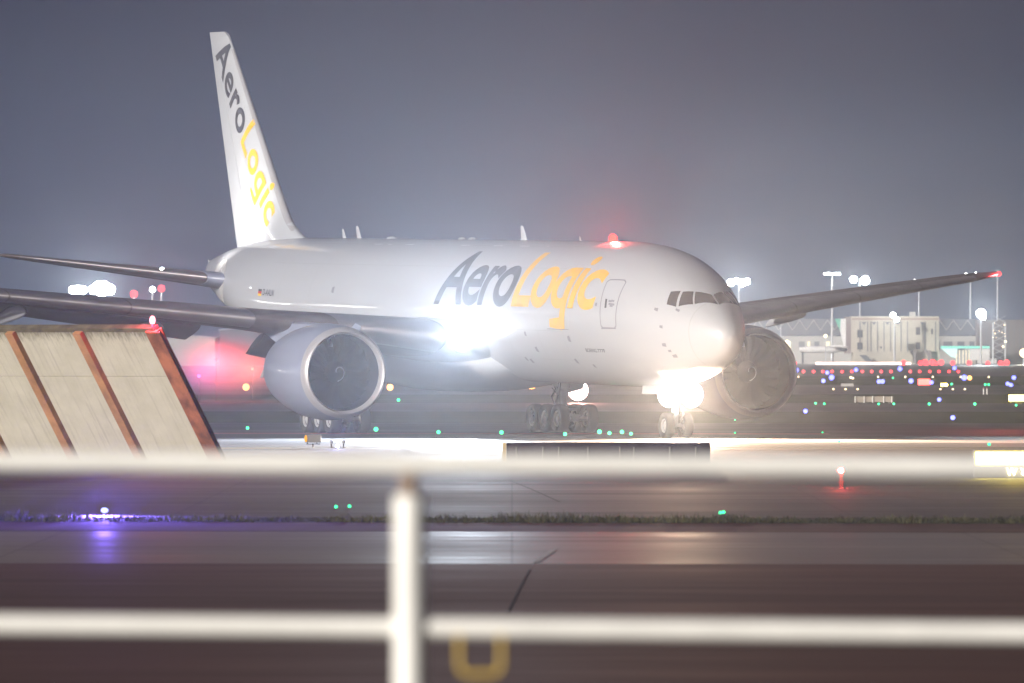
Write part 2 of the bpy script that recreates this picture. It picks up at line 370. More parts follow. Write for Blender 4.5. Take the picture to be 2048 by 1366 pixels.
def patch(name, corners, m, parent, nx=8, ny=8, off=.012, curve=0):
    """skin panel whose four corners are (station, angle) pairs: a-b top edge, d-c bottom edge"""
    a, b_, c, d = corners; mb = MB(); vs = []
    for j in range(ny + 1):
        for i in range(nx + 1):
            s, t = i / nx, j / ny
            x = (a[0]*(1-s)+b_[0]*s)*(1-t) + (d[0]*(1-s)+c[0]*s)*t; an = (a[1]*(1-s)+b_[1]*s)*(1-t) + (d[1]*(1-s)+c[1]*s)*t
            vs.append(surf(x, an, off))
    fs = [(j*(nx+1)+i, j*(nx+1)+i+1, (j+1)*(nx+1)+i+1, (j+1)*(nx+1)+i) for j in range(ny) for i in range(nx)]
    mb.add(vs, fs); return mb.build(name, m, parent, True, xf=A)
def strip(name, pts, w, m, parent, off=.014, closed=False, sub=8):
    """thin line along the skin through (station, angle) points"""
    mb = MB(); q = []
    n = len(pts)
    for k in range(n if closed else n - 1):
        p0, p1 = pts[k], pts[(k + 1) % n]
        q += [(p0[0]+(p1[0]-p0[0])*i/sub, p0[1]+(p1[1]-p0[1])*i/sub) for i in range(sub)]
    if not closed: q.append(pts[-1])
    C = [surf(x, a, off) for x, a in q]; C2 = [surf(x, a, off + .05) for x, a in q]; n = len(C); vs = []
    for i in range(n):
        t = (C[(i+1) % n] - C[i-1]) if closed else (C[min(n-1, i+1)] - C[max(0, i-1)])
        nn = (C2[i] - C[i]); sdir = t.cross(nn).normalized() * (w / 2); vs += [C[i] - sdir, C[i] + sdir]
    fs = [(2*i, 2*i+1, 2*((i+1) % n)+1, 2*((i+1) % n)) for i in range(n if closed else n - 1)]
    mb.add(vs, fs); return mb.build(name, m, parent, True, xf=A)
mir = lambda pts: [(x, math.pi - a) for x, a in pts]

# cockpit windows
W3 = [[(1342, 584), (1362, 583), (1353, 614), (1334, 609)], [(1366, 583.5), (1387.5, 584), (1386, 609), (1358, 613.5)],
      [(1391.5, 584), (1431, 585), (1437.5, 608), (1390, 609)]]
W3 = [[station(*p) for p in w] for w in W3]
for w in W3:
    patch('cockpit_window', w, M['glass'], fus); patch('cockpit_window', mir(w), M['glass'], fus)
# crew door
dc = [station(*p) for p in ((1217, 560), (1254.5, 561), (1233.5, 657), (1203.5, 656))]
def rr(c, r=.12):
    a, b, c_, d = c; L = lambda p, q, t: (p[0]+(q[0]-p[0])*t, p[1]+(q[1]-p[1])*t)
    return [L(a, b, r), L(a, b, 1-r), L(b, c_, r*.4), L(b, c_, 1-r*.4), L(c_, d, r), L(c_, d, 1-r), L(d, a, r*.4), L(d, a, 1-r*.4)]
door = strip('door', rr(dc), .06, M['frame'], fus, closed=True)
hd = [station(*p) for p in ((1211, 598), (1215, 598), (1213.5, 616), (1209.5, 616))]
patch('door_handle', hd, M['ink'], fus, 2, 4, .016)
for (u, v) in ((1221, 603), (1226, 602), (1220, 609), (1226, 610), (1223, 612)):
    x, a = station(u, v); patch('door_placard', [(x+.12, a+.02), (x-.12, a+.02), (x-.12, a-.012), (x+.12, a-.012)], M['frame'], fus, 2, 2, .016)
sl = [station(*p) for p in ((1204, 654.5), (1233, 655.5), (1233, 658), (1203.5, 657.5))]
patch('door_sill', sl, M['frame'], fus, 6, 2, .03)
# small service marks on the skin
for (u, v, s) in ((1051, 668, 1.2), (1139, 678, 1.6), (1074, 699, 1.5), (1054, 718, 1.2), (1065, 722, 1.4), (1154, 723, 1.5), (1190, 732, 1.2), (1313, 619, 1.2),
                  (1322, 654, 1), (1329, 690, 1.3), (1340, 702, 1), (1351, 712, 1.5), (666, 581, 1.7), (1356, 621, 1.2), (960, 596, .9), (1192, 609, .9)):
    x, a = station(u, v); d = .09 * s
    patch('service_port', [(x+d, a+d*.28), (x-d, a+d*.4), (x-d, a-d*.3), (x+d, a-d*.2)], M['frame'], fus, 2, 2, .012)
x, a = station(1095, 658); x2, a2 = station(1138, 659.5); strip('panel_seam', [(x, a), (x2, a2)], .035, M['frame'], fus)
# radome seam
strip('radome_seam', [(1.55, R(t)) for t in range(-70, 251, 12)], .018, M['seam'], fus, .006, sub=3)
for x in (11.2, 14.0, 17.6, 21.5, 41.5, 45.5, 49.5, 53.0):
    strip('panel_seam', [(x, R(t)) for t in range(-60, 100, 10)], .022, M['seam'], fus, .006, sub=2)
for t, x0, x1 in ((38, 12, 50), (-14, 12, 19), (-14, 40, 52), (-40, 9, 17)):
    strip('panel_seam', [(x, R(t)) for x in range(x0, x1, 3)], .018, M['seam'], fus, .006, sub=2)
# crown seam line
strip('crown_seam', [(x, R(66)) for x in range(12, 50, 4)] , .02, M['chrome'], fus, sub=3)

# lettering
def text_mesh(body, shear=0, bold=0, mats=None, split=None, space=1.0):
    cu = bpy.data.curves.new('lettering_source', 'FONT'); cu.body = body; cu.size = 1; cu.shear = shear; cu.offset = bold
    cu.space_character = space; cu.resolution_u = 6
    if split is not None:
        for m in mats: cu.materials.append(m)
        for i in range(len(body)): cu.body_format[i].material_index = 0 if i < split else 1
    ob = bpy.data.objects.new('lettering_source', cu); col.objects.link(ob)
    dg = bpy.context.evaluated_depsgraph_get(); dg.update()
    me = bpy.data.meshes.new_from_object(ob.evaluated_get(dg)); bpy.data.objects.remove(ob); bpy.data.curves.remove(cu)
    return me
def bounds(me):
    a = np.array([v.co[:2] for v in me.vertices]); return a.min(0), a.max(0)
def g_hook(me, shear, bold, space):
    """gives the q of 'AeroLoqic' the open hooked tail of the single-storey g"""
    l, h = bounds(me); a = bounds(text_mesh('AeroLo', 0, bold, None, None, space))[1][0]; b = bounds(text_mesh('AeroLoq', 0, bold, None, None, space))[1][0]
    w = b - a; y0 = l[1]; th = .115 * 1.0; bm = bmesh.new(); bm.from_mesh(me)
    pts = [(a + .16 * w, y0 + .015), (b - .5 * .13, y0 - .02), (b, y0 + .05), (b - .02, y0 + th + .02), (a + .16 * w, y0 + th - .01)]
    f = bm.faces.new([bm.verts.new((x + shear * y, y, 0)) for x, y in pts]); f.material_index = 1
    bm.to_mesh(me); bm.free(); return me
def text_on(name, me, mapf, parent, step, mats, axis='y'):
    bm = bmesh.new(); bm.from_mesh(me)
    lo = [min(v.co[i] for v in bm.verts) for i in (0, 1)]; hi = [max(v.co[i] for v in bm.verts) for i in (0, 1)]
    for ax in (0, 1):
        st = step[ax]
        if not st: continue
        k = lo[ax] + st
        while k < hi[ax]:
            co = Vector((0, 0, 0)); co[ax] = k; no = Vector((0, 0, 0)); no[ax] = 1
            bmesh.ops.bisect_plane(bm, geom=bm.verts[:] + bm.edges[:] + bm.faces[:], plane_co=co, plane_no=no)
            k += st
    for v in bm.verts: v.co = Vector(A(*mapf(v.co.x, v.co.y)))
    bm.to_mesh(me); bm.free()
    me.name = name
    if not me.materials:
        for m in mats: me.materials.append(m)
    o = bpy.data.objects.new(name, me); col.objects.link(o); o.parent = parent
    return o
capme = text_mesh('A'); CAP = bounds(capme)[1][1]
me = g_hook(text_mesh('AeroLoqic', .20, .020, (M['txt'], M['yel']), 4, .92), .20, .020, .92)
lo, hi = bounds(me)
X_A, X_C, ARC0, CAPH = 25.9, 8.1, .32, 2.65
def map_side(tx, ty):
    sl = .0   # text x -> forward
    x = X_A + (tx - lo[0]) / (hi[0] - lo[0] - .12) * (X_C - X_A)
    arc = ARC0 + ty / CAP * CAPH
    return surf(max(3.5, x), arc / 3.1, .014)
text_on('lettering', me, map_side, fus, (.12, .05), None)
bx0, ba0 = station(1174, 703); bx1, _ = station(1212, 703)
for word, f0, f1 in (('BOEING', 0, .58), ('777F', .63, 1)):
    me = text_mesh(word, 0, .01); l2, h2 = bounds(me)
    text_on('type_lettering', me, lambda tx, ty: surf(bx0 + (f0 + (f1 - f0) * (tx - l2[0]) / (h2[0] - l2[0])) * (bx1 - bx0), ba0 + ty / CAP * .17 / 3.1, .014), fus, (0, .1), [M['ink']])
me = text_mesh('D-AALN', 0, .01); l3, h3 = bounds(me)
rx0, ra0 = station(526, 590); rx1, _ = station(547, 591.5)
text_on('registration', me, lambda tx, ty: surf(rx0 + (tx - l3[0]) / (h3[0] - l3[0]) * (rx1 - rx0), ra0 + ty / CAP * .30 / 3.1, .016), fus, (0, .1), [M['ink']])
fx0, fa0 = station(517, 584); fx1, _ = station(523.5, 584)
for k, mm in enumerate(('ink', 'red', 'gold')):
    t0 = fa0 + (.16 - .107 * k) / 3.0; t1 = fa0 + (.16 - .107 * (k + 1)) / 3.0
    patch('flag_stripe', [(fx0, t0), (fx1, t0), (fx1, t1), (fx0, t1)], M[mm], fus, 2, 2, .016)
# gold smear panel line under the dorsal fin root: fillet fairing comes with the fin

# belly fairing
bb = MB(); rings = []
for i in range(49):
    t = i / 48; x = 19.6 + 21.5 * t; s = math.sin(math.pi * t) ** .45 if 0 < t < 1 else 0.02
    hw = 1.2 + 2.35 * s; hz = .3 + 1.42 * s; zc = ZC - 2.0
    rings.append([(x, math.copysign(abs(math.cos(q)) ** .75, math.cos(q)) * hw, zc + math.copysign(abs(math.sin(q)) ** .8, math.sin(q)) * hz) for q in [2 * math.pi * k / 40 for k in range(40)]])
bb.loft(rings); bb.build('belly_fairing', M['white'], plane, True, xf=A)

# wings
def airfoil(t, n=22):
    xs = [.5 * (1 - math.cos(math.pi * i / n)) for i in range(n + 1)]
    th = lambda x: 5 * t * (.2969 * math.sqrt(x) - .126 * x - .3516 * x**2 + .2843 * x**3 - .1036 * x**4)
    cb = lambda x: -.012 * math.sin(math.pi * x) + .022 * x * x * 0
    up = [(x, th(x) * .95 + .010 * math.sin(math.pi * x)) for x in xs]; dn = [(x, -th(x) * 1.05 + .010 * math.sin(math.pi * x)) for x in xs]
    return up[::-1] + dn[1:-1]
WS = [(2.0, 19.75, 14.7, 4.30, .135, 3.2), (3.1, 20.5, 14.0, 4.40, .132, 3.0), (6.5, 22.85, 11.7, 4.74, .12, 2.4), (10.5, 25.6, 9.3, 5.12, .108, 1.6), (15, 28.7, 8.0, 5.56, .102, 1.0),
      (20, 32.1, 6.5, 6.04, .098, .3), (25, 35.55, 5.0, 6.53, .095, -.4), (28.6, 38.0, 3.85, 6.88, .095, -.8), (30.2, 39.2, 3.15, 7.03, .095, -1),
      (31.2, 40.25, 2.35, 7.12, .09, -1), (31.9, 41.25, 1.65, 7.18, .09, -1), (32.4, 42.3, .9, 7.23, .09, -1)]
WSa = list(zip(*WS))
def wsec(y): return [float(np.interp(y, WSa[0], WSa[k])) for k in range(1, 6)]
def wpt(y, fx, fz, sgn):
    xl, c, z, t, inc = wsec(y); ci, si = math.cos(R(inc)), math.sin(R(inc))
    return (xl + c * (fx * ci + fz * si), sgn * y, z + c * (fz * ci - fx * si))
def wing(sgn):
    mb = MB(); rings = []
    for y in list(np.arange(2.0, 30.2, .6)) + [30.2, 30.7, 31.2, 31.6, 31.9, 32.2, 32.4]:
        af = airfoil(wsec(y)[3]); rings.append([wpt(y, a, b, sgn) for a, b in af])
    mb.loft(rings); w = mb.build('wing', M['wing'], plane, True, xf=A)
    mb = MB(); rings = []
    for y in (2.0, 2.6, 3.1, 3.6, 4.0, 4.25):
        af = airfoil(wsec(y)[3]); k = 1.05 if y < 4.1 else 1.01
        rings.append([wpt(y, .3 + (a - .3) * (1.004 if y < 4.1 else 1.0), b * k, sgn) for a, b in af])
    mb.loft(rings); mb.build('root_glare_cover', M['white'], w, True, xf=A)  # white cover added where lamp glare hides the dark wing root
    # slats: a shell over the nose of the section
    for (y0, y1) in ((4.4, 8.3), (11.4, 16.0), (16.06, 20.6), (20.66, 25.2), (25.26, 29.4)):
        s = MB(); rings = []
        for k in range(9):
            y = y0 + (y1 - y0) * k / 8; t = wsec(y)[3]; af = airfoil(t, 40); n = len(af)
            mid = 40; loop = [p for p in af[mid - 13: mid + 9]]
            out = [wpt(y, a - .010, b * 1.06 - .004, sgn) for a, b in loop]; inn = [wpt(y, a + .012, b * .9, sgn) for a, b in loop[::-1]]
            rings.append(out + inn)
        s.loft(rings, False); s.build('slat', M['slat'], w, True, xf=A, sharp=50)
    # flaps, drooped
    for (y0, y1, dr) in ((3.6, 8.6, 20), (11.3, 21.5, 17)):
        s = MB(); rings = []
        for k in range(7):
            y = y0 + (y1 - y0) * k / 6; xl, c, z, t, inc = wsec(y); cf = c * .24; hx, _, hz = wpt(y, .80, -.012, sgn)
            ring = []
            for a, b in airfoil(.11, 10):
                q = R(dr + inc); ring.append((hx + cf * (a * math.cos(q) + b * math.sin(q)), sgn * y, hz - .10 + cf * (b * math.cos(q) - a * math.sin(q))))
            rings.append(ring)
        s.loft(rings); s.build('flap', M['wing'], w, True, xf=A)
    # flap track fairings
    for (y, ln, tilt, rad) in ((7.7, 6.0, 15, .52), (13.6, 5.2, 11, .45), (19.0, 4.6, 9, .40)):
        s = MB(); hx, _, hz = wpt(y, .52, -.05, sgn); rings = []
        for k in range(17):
            t = k / 16; r = rad * (math.sin(math.pi * min(1, t * .97 + .015)) ** .55) * (1 - .35 * t)
            cx = hx + ln * t; cz = hz - .15 - math.tan(R(tilt)) * ln * t * t * .9 - .05
            rings.append([(cx, sgn * y + r * .62 * math.cos(q), cz + r * math.sin(q)) for q in [2 * math.pi * i / 20 for i in range(20)]])
        s.loft(rings); s.build('flap_track_fairing', M['white'], w, True, xf=A)
    # tip light
    s = MB(); tip = wpt(31.6, .0, 0, sgn); s.ball((tip[0] + .0, tip[1], tip[2] + .02), .12)
    s.build('tip_light', E_['red'] if sgn < 0 else E_['green'], w, True, xf=A)
    return w
wingS = wing(1); wingP = wing(-1)
lamp('tip_glow', plane, Vector(A(40.4, -31.6, 7.2)), 1000, (1, .06, .06), rad=.1)

# tailplane
HS = [(1.2, 54.1, 7.35, 6.55, .11), (1.95, 54.72, 6.9, 6.64, .11), (10.3, 61.7, 2.5, 7.70, .09), (10.6, 62.1, 2.1, 7.74, .085), (10.78, 62.6, 1.4, 7.76, .07)]
HSa = list(zip(*HS))
def hpt(y, fx, fz, sgn):
    xl, c, z, t = [float(np.interp(y, HSa[0], HSa[k])) for k in range(1, 5)]; return (xl + c * fx, sgn * y, z + c * fz * t)
def tailplane(sgn):
    mb = MB(); rings = []
    for y in [1.95] + list(np.arange(2.4, 10.2, .6)) + [10.3, 10.45, 10.6, 10.7, 10.78]:
        rings.append([hpt(y, a, b, sgn) for a, b in airfoil(1.0)])
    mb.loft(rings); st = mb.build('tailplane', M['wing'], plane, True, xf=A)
    s = MB(); rings = []
    for k in range(9):
        y = 2.95 + (10.2 - 2.95) * k / 8; af = airfoil(1.0, 40); loop = af[40 - 10: 40 + 11]
        rings.append([hpt(y, a - .008, b * 1.05, sgn) for a, b in loop] + [hpt(y, a + .012, b * .92, sgn) for a, b in loop[::-1]])
    s.loft(rings); s.build('leading_edge', M['slat'], st, True, xf=A, sharp=50)
    s = MB(); rings = []
    for k in range(5):
        y = 1.90 + 1.0 * k / 4; af = airfoil(1.0, 40); loop = af[40 - 14: 40 + 15]
        rings.append([hpt(y, a - .012, b * 1.07, sgn) for a, b in loop] + [hpt(y, a + .012, b * .92, sgn) for a, b in loop[::-1]])
    s.loft(rings); s.build('root_cuff', M['nacelle'], st, True, xf=A, sharp=50)
    return st
tpS = tailplane(1); tpP = tailplane(-1)
# polished seal plates around the tailplane roots
for sg in (1, -1):
    mb = MB(); vs = []; n = 40; cx, ca = 56.6, R(4); ra, rb = 1.75, R(34)
    vs = [surf(cx, ca, .02)] + [surf(cx + ra * math.cos(2*math.pi*i/n), ca + rb * math.sin(2*math.pi*i/n), .02) for i in range(n)]
    ringm = [surf(cx + ra * .6 * math.cos(2*math.pi*i/n), ca + rb * .6 * math.sin(2*math.pi*i/n), .02) for i in range(n)]
    ringo = vs[1:]; vs = [vs[0]] + ringm + ringo
    fs = [(0, 1 + i, 1 + (i + 1) % n) for i in range(n)] + [(1 + i, n + 1 + i, n + 1 + (i + 1) % n, 1 + (i + 1) % n) for i in range(n)]
    mb.add([(v[0], v[1] * sg, v[2]) for v in vs], fs); mb.build('seal_plate', M['chrome'], fus, True, xf=A)

# fin and rudder
FZ = [7.7, 8.2, 8.55, 8.75, 9.0, 9.3, 9.7, 10.66, 12, 14, 16, 18.05, 18.4, 18.57]
FLE = [47.5, 48.6, 49.7, 50.35, 51.05, 51.7, 52.25, 53.2, 54.45, 56.31, 58.18, 60.10, 60.5, 61.0]
FTE0, FTE1 = (8.05, 59.25), (18.57, 63.15)
def fin_te(z): return FTE0[1] + (z - FTE0[0]) * (FTE1[1] - FTE0[1]) / (FTE1[0] - FTE0[0])
def fin_le(z): return float(np.interp(z, FZ, FLE))
def fin_th(x, z):
    le, te = 50.8 + (z - 8.1) * .935, fin_te(z); le = min(le, 60.7); f = min(1, max(0, (x - min(le, fin_le(z))) / (te - min(le, fin_le(z)))))
    t = .095; c = te - le
    return c * 5 * t * (.2969 * math.sqrt(f) - .126 * f - .3516 * f**2 + .2843 * f**3 - .1036 * f**4)
def finpart(name, f0, f1, m):
    mb = MB(); rings = []
    for z in list(np.arange(7.7, 18.0, .3)) + [18.1, 18.3, 18.45, 18.57]:
        le, te = fin_le(z), fin_te(z); N = 20
        if f0 == 0:
            fr = [f1 * (1 - math.cos(math.pi * i / N / 2)) for i in range(N + 1)]
        else: fr = [f0 + (f1 - f0) * i / N for i in range(N + 1)]
        px = [le + (te - le) * f for f in fr]
        k = 1.0 if z < 18.35 else (.8 if z < 18.5 else .45)
        ring = [(x, fin_th(x, z) * k + .004, z) for x in px] + [(x, -fin_th(x, z) * k - .004, z) for x in px[::-1]]
        rings.append(ring)
    mb.loft(rings); return mb.build(name, m, plane, True, xf=A)
fin = finpart('fin', 0, .695, M['white']); rud = finpart('rudder', .70, 1.0, M['white'])
# dark leading edge boot of the fin
mb = MB(); rings = []
for z in np.arange(9.0, 18.0, .3):
    le = fin_le(z); c = fin_te(z) - le; px = [le + c * f for f in (.045, .028, .014, .004, 0)]
    o_ = [(x - .02, fin_th(x, z) + .012, z) for x in px] + [(x - .02, -fin_th(x, z) - .012, z) for x in px[::-1]]
    rings.append(o_)
mb.loft(rings); mb.build('leading_edge', M['grey'], fin, True, xf=A)
me = g_hook(text_mesh('AeroLoqic', .12, .022, (M['txt'], M['yel']), 4, 1.08), .12, .022, 1.08); lo4, hi4 = bounds(me)
# baseline from the feet of the A down to the c, in the fin plane (station, height)
FB0, FB1 = Vector((62.1, 17.45)), Vector((54.15, 9.1)); bl = FB1 - FB0; bd = bl.normalized(); upv = Vector((bd.y, -bd.x))
if upv.y < 0: upv = -upv
def map_fin(tx, ty):
    p = FB0 + bl * ((tx - lo4[0]) / (hi4[0] - lo4[0])) + upv * (ty / CAP * 1.75)
    return (p.x, fin_th(p.x, p.y) + .02, p.y)
text_on('lettering', me, map_fin, fin, (.05, .05), None)
# logo lights on the tailplane
for sg in (1, -1):
    s = MB(); s.ball((57.2, 4.6 * sg, 7.12), .10); s.build('logo_light', E_['white'], tpS if sg > 0 else tpP, True, xf=A)
    lamp('logo_lamp', plane, Vector(A(57.0, 4.9 * sg, 7.35)), 3600, (1, .95, .88), 'SPOT', .12, aim=Vector((.02, -.62 * sg, .62)), size=100, blend=.7)

# engines
def engine(sgn):
    ex, ey, ez = 19.35, 9.75 * sgn, 2.93
    root = MB()
    prof = [(.02, 1.80), (.12, 1.88), (.35, 1.96), (.8, 2.03), (1.5, 2.09), (2.4, 2.11), (3.4, 2.05), (4.4, 1.92), (5.2, 1.76), (5.9, 1.60), (5.9, 1.56), (5.0, 1.60), (4.2, 1.62)]
    root.lathe([(h, r) for h, r in prof], (ex, ey, ez), n=72)
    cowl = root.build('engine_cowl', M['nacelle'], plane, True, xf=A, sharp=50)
    s = MB(); s.lathe([(.36, 1.972), (.14, 1.905), (.02, 1.825), (-.02, 1.77), (.02, 1.72), (.16, 1.675), (.36, 1.66)], (ex, ey, ez), n=72)
    s.build('inlet_lip', M['lip'], cowl, True, xf=A)
    s = MB(); s.lathe([(.34, 1.665), (.7, 1.645), (1.5, 1.66), (1.7, 1.66), (1.75, 0.01)], (ex, ey, ez), n=72); s.build('inlet_duct', M['inlet'], cowl, True, xf=A)
    s = MB()
    for k in range(22):
        t0 = 2 * math.pi * k / 22; vs = []
        for j in range(7):
            r = .48 + (1.62 - .48) * j / 6; tw = .10 + .18 * j / 6; sw = .16 * math.sin(j / 6 * 2.2) - .10 * (j / 6) ** 2
            for e, dx in ((-.5, -.16 + .05 * j / 6), (.5, .16 - .05 * j / 6)):
                ang = t0 + sw + e * (.235 - .03 * j / 6); vs.append((ex + 1.28 + dx + .05, ey + r * math.cos(ang), ez + r * math.sin(ang)))
        s.add(vs, [(2*j, 2*j+1, 2*j+3, 2*j+2) for j in range(6)])
    s.build('fan', M['fan'], cowl, True, xf=A)
    s = MB(); s.lathe([(.80, .005), (.84, .10), (.95, .24), (1.1, .36), (1.25, .46), (1.34, .50)], (ex, ey, ez), n=32); sp = s.build('spinner', M['inlet'], cowl, True, xf=A)
    s = MB(); sw = []
    for k in range(26):
        t = k / 25; r = .10 + .26 * t; h = .84 + .30 * t ** 1.3 - .015; a = t * 4.6
        for dr in (0, .05): sw.append((ex + h + dr * .4 - .012, ey + (r + dr) * math.cos(a), ez + (r + dr) * math.sin(a)))
    s.add(sw, [(2*k, 2*k+1, 2*k+3, 2*k+2) for k in range(25)]); s.build('spinner_swirl', M['gear'], sp, True, xf=A)
    s = MB(); s.lathe([(4.3, 1.25), (5.2, 1.22), (6.2, 1.05), (7.1, .82), (7.1, .76), (6.4, .80)], (ex, ey, ez), n=48); s.build('core_cowl', M['chrome'], cowl, True, xf=A)
    s = MB(); s.lathe([(6.0, .5), (7.0, .46), (7.8, .22), (8.1, .02)], (ex, ey, ez), n=32); s.build('exhaust_plug', M['dark'], cowl, True, xf=A)
    # pylon
    s = MB(); rings = []
    wl = wsec(9.75); top = lambda x: (ez + 2.0 if x < wl[0] else wpt(9.75, min(.75, (x - wl[0]) / wl[1]), -.03, 1)[2])
    for k in range(15):
        t = k / 14; x = ex + 1.6 + 9.0 * t; zb = ez + 1.1 - .25 * t if t < .6 else ez + .95 + (t - .6) * 2.2
        zt = ez + 2.07 + (wl[2] + .02 - ez - 2.07) * min(1, max(0, (x - ex - 1.6) / 4.0)); zt = zt if x < wl[0] + .3 else wpt(9.75, min(.72, (x - wl[0]) / wl[1]), 0.0, 1)[2]
        w = .26 * math.sin(math.pi * (t * .92 + .04)) ** .5
        rings.append([(x, ey + w * c, zb + (zt - zb) * q) for c, q in ((1, 0), (1, .5), (1, .92), (.5, 1), (-.5, 1), (-1, .92), (-1, .5), (-1, 0))])
    s.loft(rings); s.build('pylon', M['nacelle'], cowl, True, xf=A)
    # chine on the inboard side
    s = MB(); yy = ey - sgn * 1.25; s.add([(ex+1.6, yy, ez+1.66), (ex+3.2, yy, ez+1.68), (ex+3.2, yy-sgn*.42, ez+2.1), (ex+2.2, yy-sgn*.30, ez+1.98)], [(0, 1, 2, 3)])
    s.build('chine', M['nacelle'], cowl, xf=A)
    return cowl
engS = engine(1); engP = engine(-1)

# landing gear
def wheel(parent, x, y, r, w, side):
    mb = MB(); prof = [(-w/2*.55, r*.56), (-w/2*.9, r*.66), (-w/2, r*.80), (-w/2*.9, r*.93), (-w/2*.6, r*.99), (0, r), (w/2*.6, r*.99), (w/2*.9, r*.93), (w/2, r*.80), (w/2*.9, r*.66), (w/2*.55, r*.56)]
    mb.lathe(prof, (x, y, r - .03), (0, 1, 0), 36); t = mb.build('wheel', M['tyre'], parent, True, xf=gearxf, sharp=60)
    for sg in (1, -1):
        h = MB(); h.lathe([(sg*w*.275, r*.56), (sg*w*.34, r*.545), (sg*w*.34, r*.47), (sg*w*.20, r*.44), (sg*w*.17, r*.2), (sg*w*.30, r*.16), (sg*w*.31, .005)], (x, y, r - .03), (0, 1, 0), 32)
        h.cur = 1
        h.lathe([(sg*w*.205, r*.43), (sg*w*.16, r*.21)], (x, y, r - .03), (0, 1, 0), 32)
        h.build('rim', [M['hub'], M['dark']], t, True, xf=gearxf)
    return t
def main_gear(sgn):
    y = 5.49 * sgn; mb = MB()
    mb.tube((31.78, y, .7), (31.55, y, 2.2), .19, .19, 20); mb.tube((31.55, y, 2.0), (31.35, y, 4.6), .27, .27, 20)
    st = mb.build('main_landing_gear', M['gear'], plane, True, xf=gearxf)
    b = MB(); b.box((31.78, y, .66), (3.3, .30, .34)); 
    for dx in (-1.47, 0, 1.47): b.tube((31.78 + dx, y - .85, .63), (31.78 + dx, y + .85, .63), .10)
    b.build('truck_beam', M['gear'], st, xf=gearxf, bevel=.03)
    b = MB(); b.tube((31.5, y, 1.9), (31.4, y - 2.3 * sgn, 3.3), .11); b.tube((31.5, y, 2.4), (28.6, y - .4 * sgn, 3.7), .10); b.tube((31.8, y + .22, 1.0), (32.5, y + .22, 1.6), .05)
    b.tube((32.5, y + .22, 1.6), (31.7, y + .22, 2.2), .05); b.build('brace', M['gear'], st, True, xf=gearxf)
    b = MB()
    for k in range(5):
        pts = [(31.3 + .12 * k, y - .25 * sgn + .06 * k, 2.4 - .1 * k), (31.0 + .05 * k, y - .45 * sgn, 1.7), (31.2 + .2 * k, y - .28 * sgn, .95)]
        for p, q in zip(pts, pts[1:]): b.tube(p, q, .022, n=6)
    b.box((31.0, y, 1.02), (.9, .5, .12)); b.build('brake_lines', M['dark'], st, True, xf=gearxf)
    b = MB(); b.add([(30.2, y + .75*sgn, 3.4), (33.0, y + .75*sgn, 3.4), (32.7, y + .62*sgn, 1.75), (30.9, y + .62*sgn, 1.95), (30.2, y + .80*sgn, 3.4), (33.0, y + .80*sgn, 3.4), (32.7, y + .67*sgn, 1.75), (30.9, y + .67*sgn, 1.95)],
        [(0, 1, 2, 3), (7, 6, 5, 4), (0, 4, 5, 1), (1, 5, 6, 2), (2, 6, 7, 3), (3, 7, 4, 0)]); b.build('gear_door', M['white'], st, xf=gearxf)
    for dx in (-1.47, 0, 1.47):
        for dy in (-.70, .70): wheel(st, 31.78 + dx, y + dy, .66, .50, 1)
    return st
main_gear(1); main_gear(-1)
mb = MB(); mb.tube((5.89, 0, .5), (5.8, 0, 1.5), .10, .10, 16); mb.tube((5.8, 0, 1.4), (5.65, 0, 2.8), .15, .15, 16); mb.tube((5.89, -.5, .53), (5.89, .5, .53), .08)
mb.tube((5.75, 0, 1.6), (7.3, 0, 2.5), .07)
ng = mb.build('nose_landing_gear', M['gear'], plane, True, xf=gearxf)
for dy in (-.42, .42): wheel(ng, 5.89, dy, .545, .40, 1)
b = MB(); b.tube((5.7, .13, .75), (5.35, .13, 1.0), .035); b.tube((5.35, .13, 1.0), (5.65, .13, 1.3), .035); b.tube((5.7, -.13, .75), (5.35, -.13, 1.0), .035); b.tube((5.35, -.13, 1.0), (5.65, -.13, 1.3), .035)
b.build('torque_link', M['gear'], ng, True, xf=gearxf)
for sg in (1, -1):
    b = MB(); b.box((7.0, .62 * sg, 2.12), (2.0, .05, .55), rx=R(6 * sg)); b.build('gear_door', M['white'], ng, xf=gearxf, bevel=.02)

# antennas, beacon
for (u, x, h, c) in ((682, 45.0, .42, .22), (714, 43.1, .55, .28), (1058, 22.9, .62, .34), (1161, 16.4, .2, .12)):
    mb = MB(); rings = []
    for z, k in ((-.05, 1), (h * .5, .75), (h, .42)):
        rings.append([(x - c * k + (h - z) * -.1 + c * k * (1 + a) * 1.0 + z * .35, .035 * k * b_, ZC + 3.1 + z) for a, b_ in ((-1, 0), (-.4, 1), (1, .2), (1, -.2), (-.4, -1))])
    mb.loft(rings); mb.build('antenna', M['white'], fus, xf=A)
for (x, l) in ((38.9, .9), (30.2, .5), (29.0, .5)):
    mb = MB(); mb.ball((x, 0, ZC + 3.08), .12, 16, 8, sc=(l / .12 * .5, 1.6, 1)); mb.build('antenna_dome', M['white'], fus, True, xf=A)
mb = MB(); mb.ball((12.75, 0, ZC + 3.17), .17, 16, 10, sc=(1.3, 1.1, 1.4)); mb.build('beacon', E_['beacon'], fus, True, xf=A)
lamp('beacon_glow', plane, Vector(A(12.75, 0, ZC + 3.45)), 26000, (1, .04, .03), 'SPOT', .12, aim=Vector((-.45, .5, .74)), size=150, blend=.5)
mb = MB(); mb.tube((62.9, 0, ZC + 1.72), (63.35, 0, ZC + 1.95), .06, .03); mb.build('tail_light', M['chrome'], fus, True, xf=A)

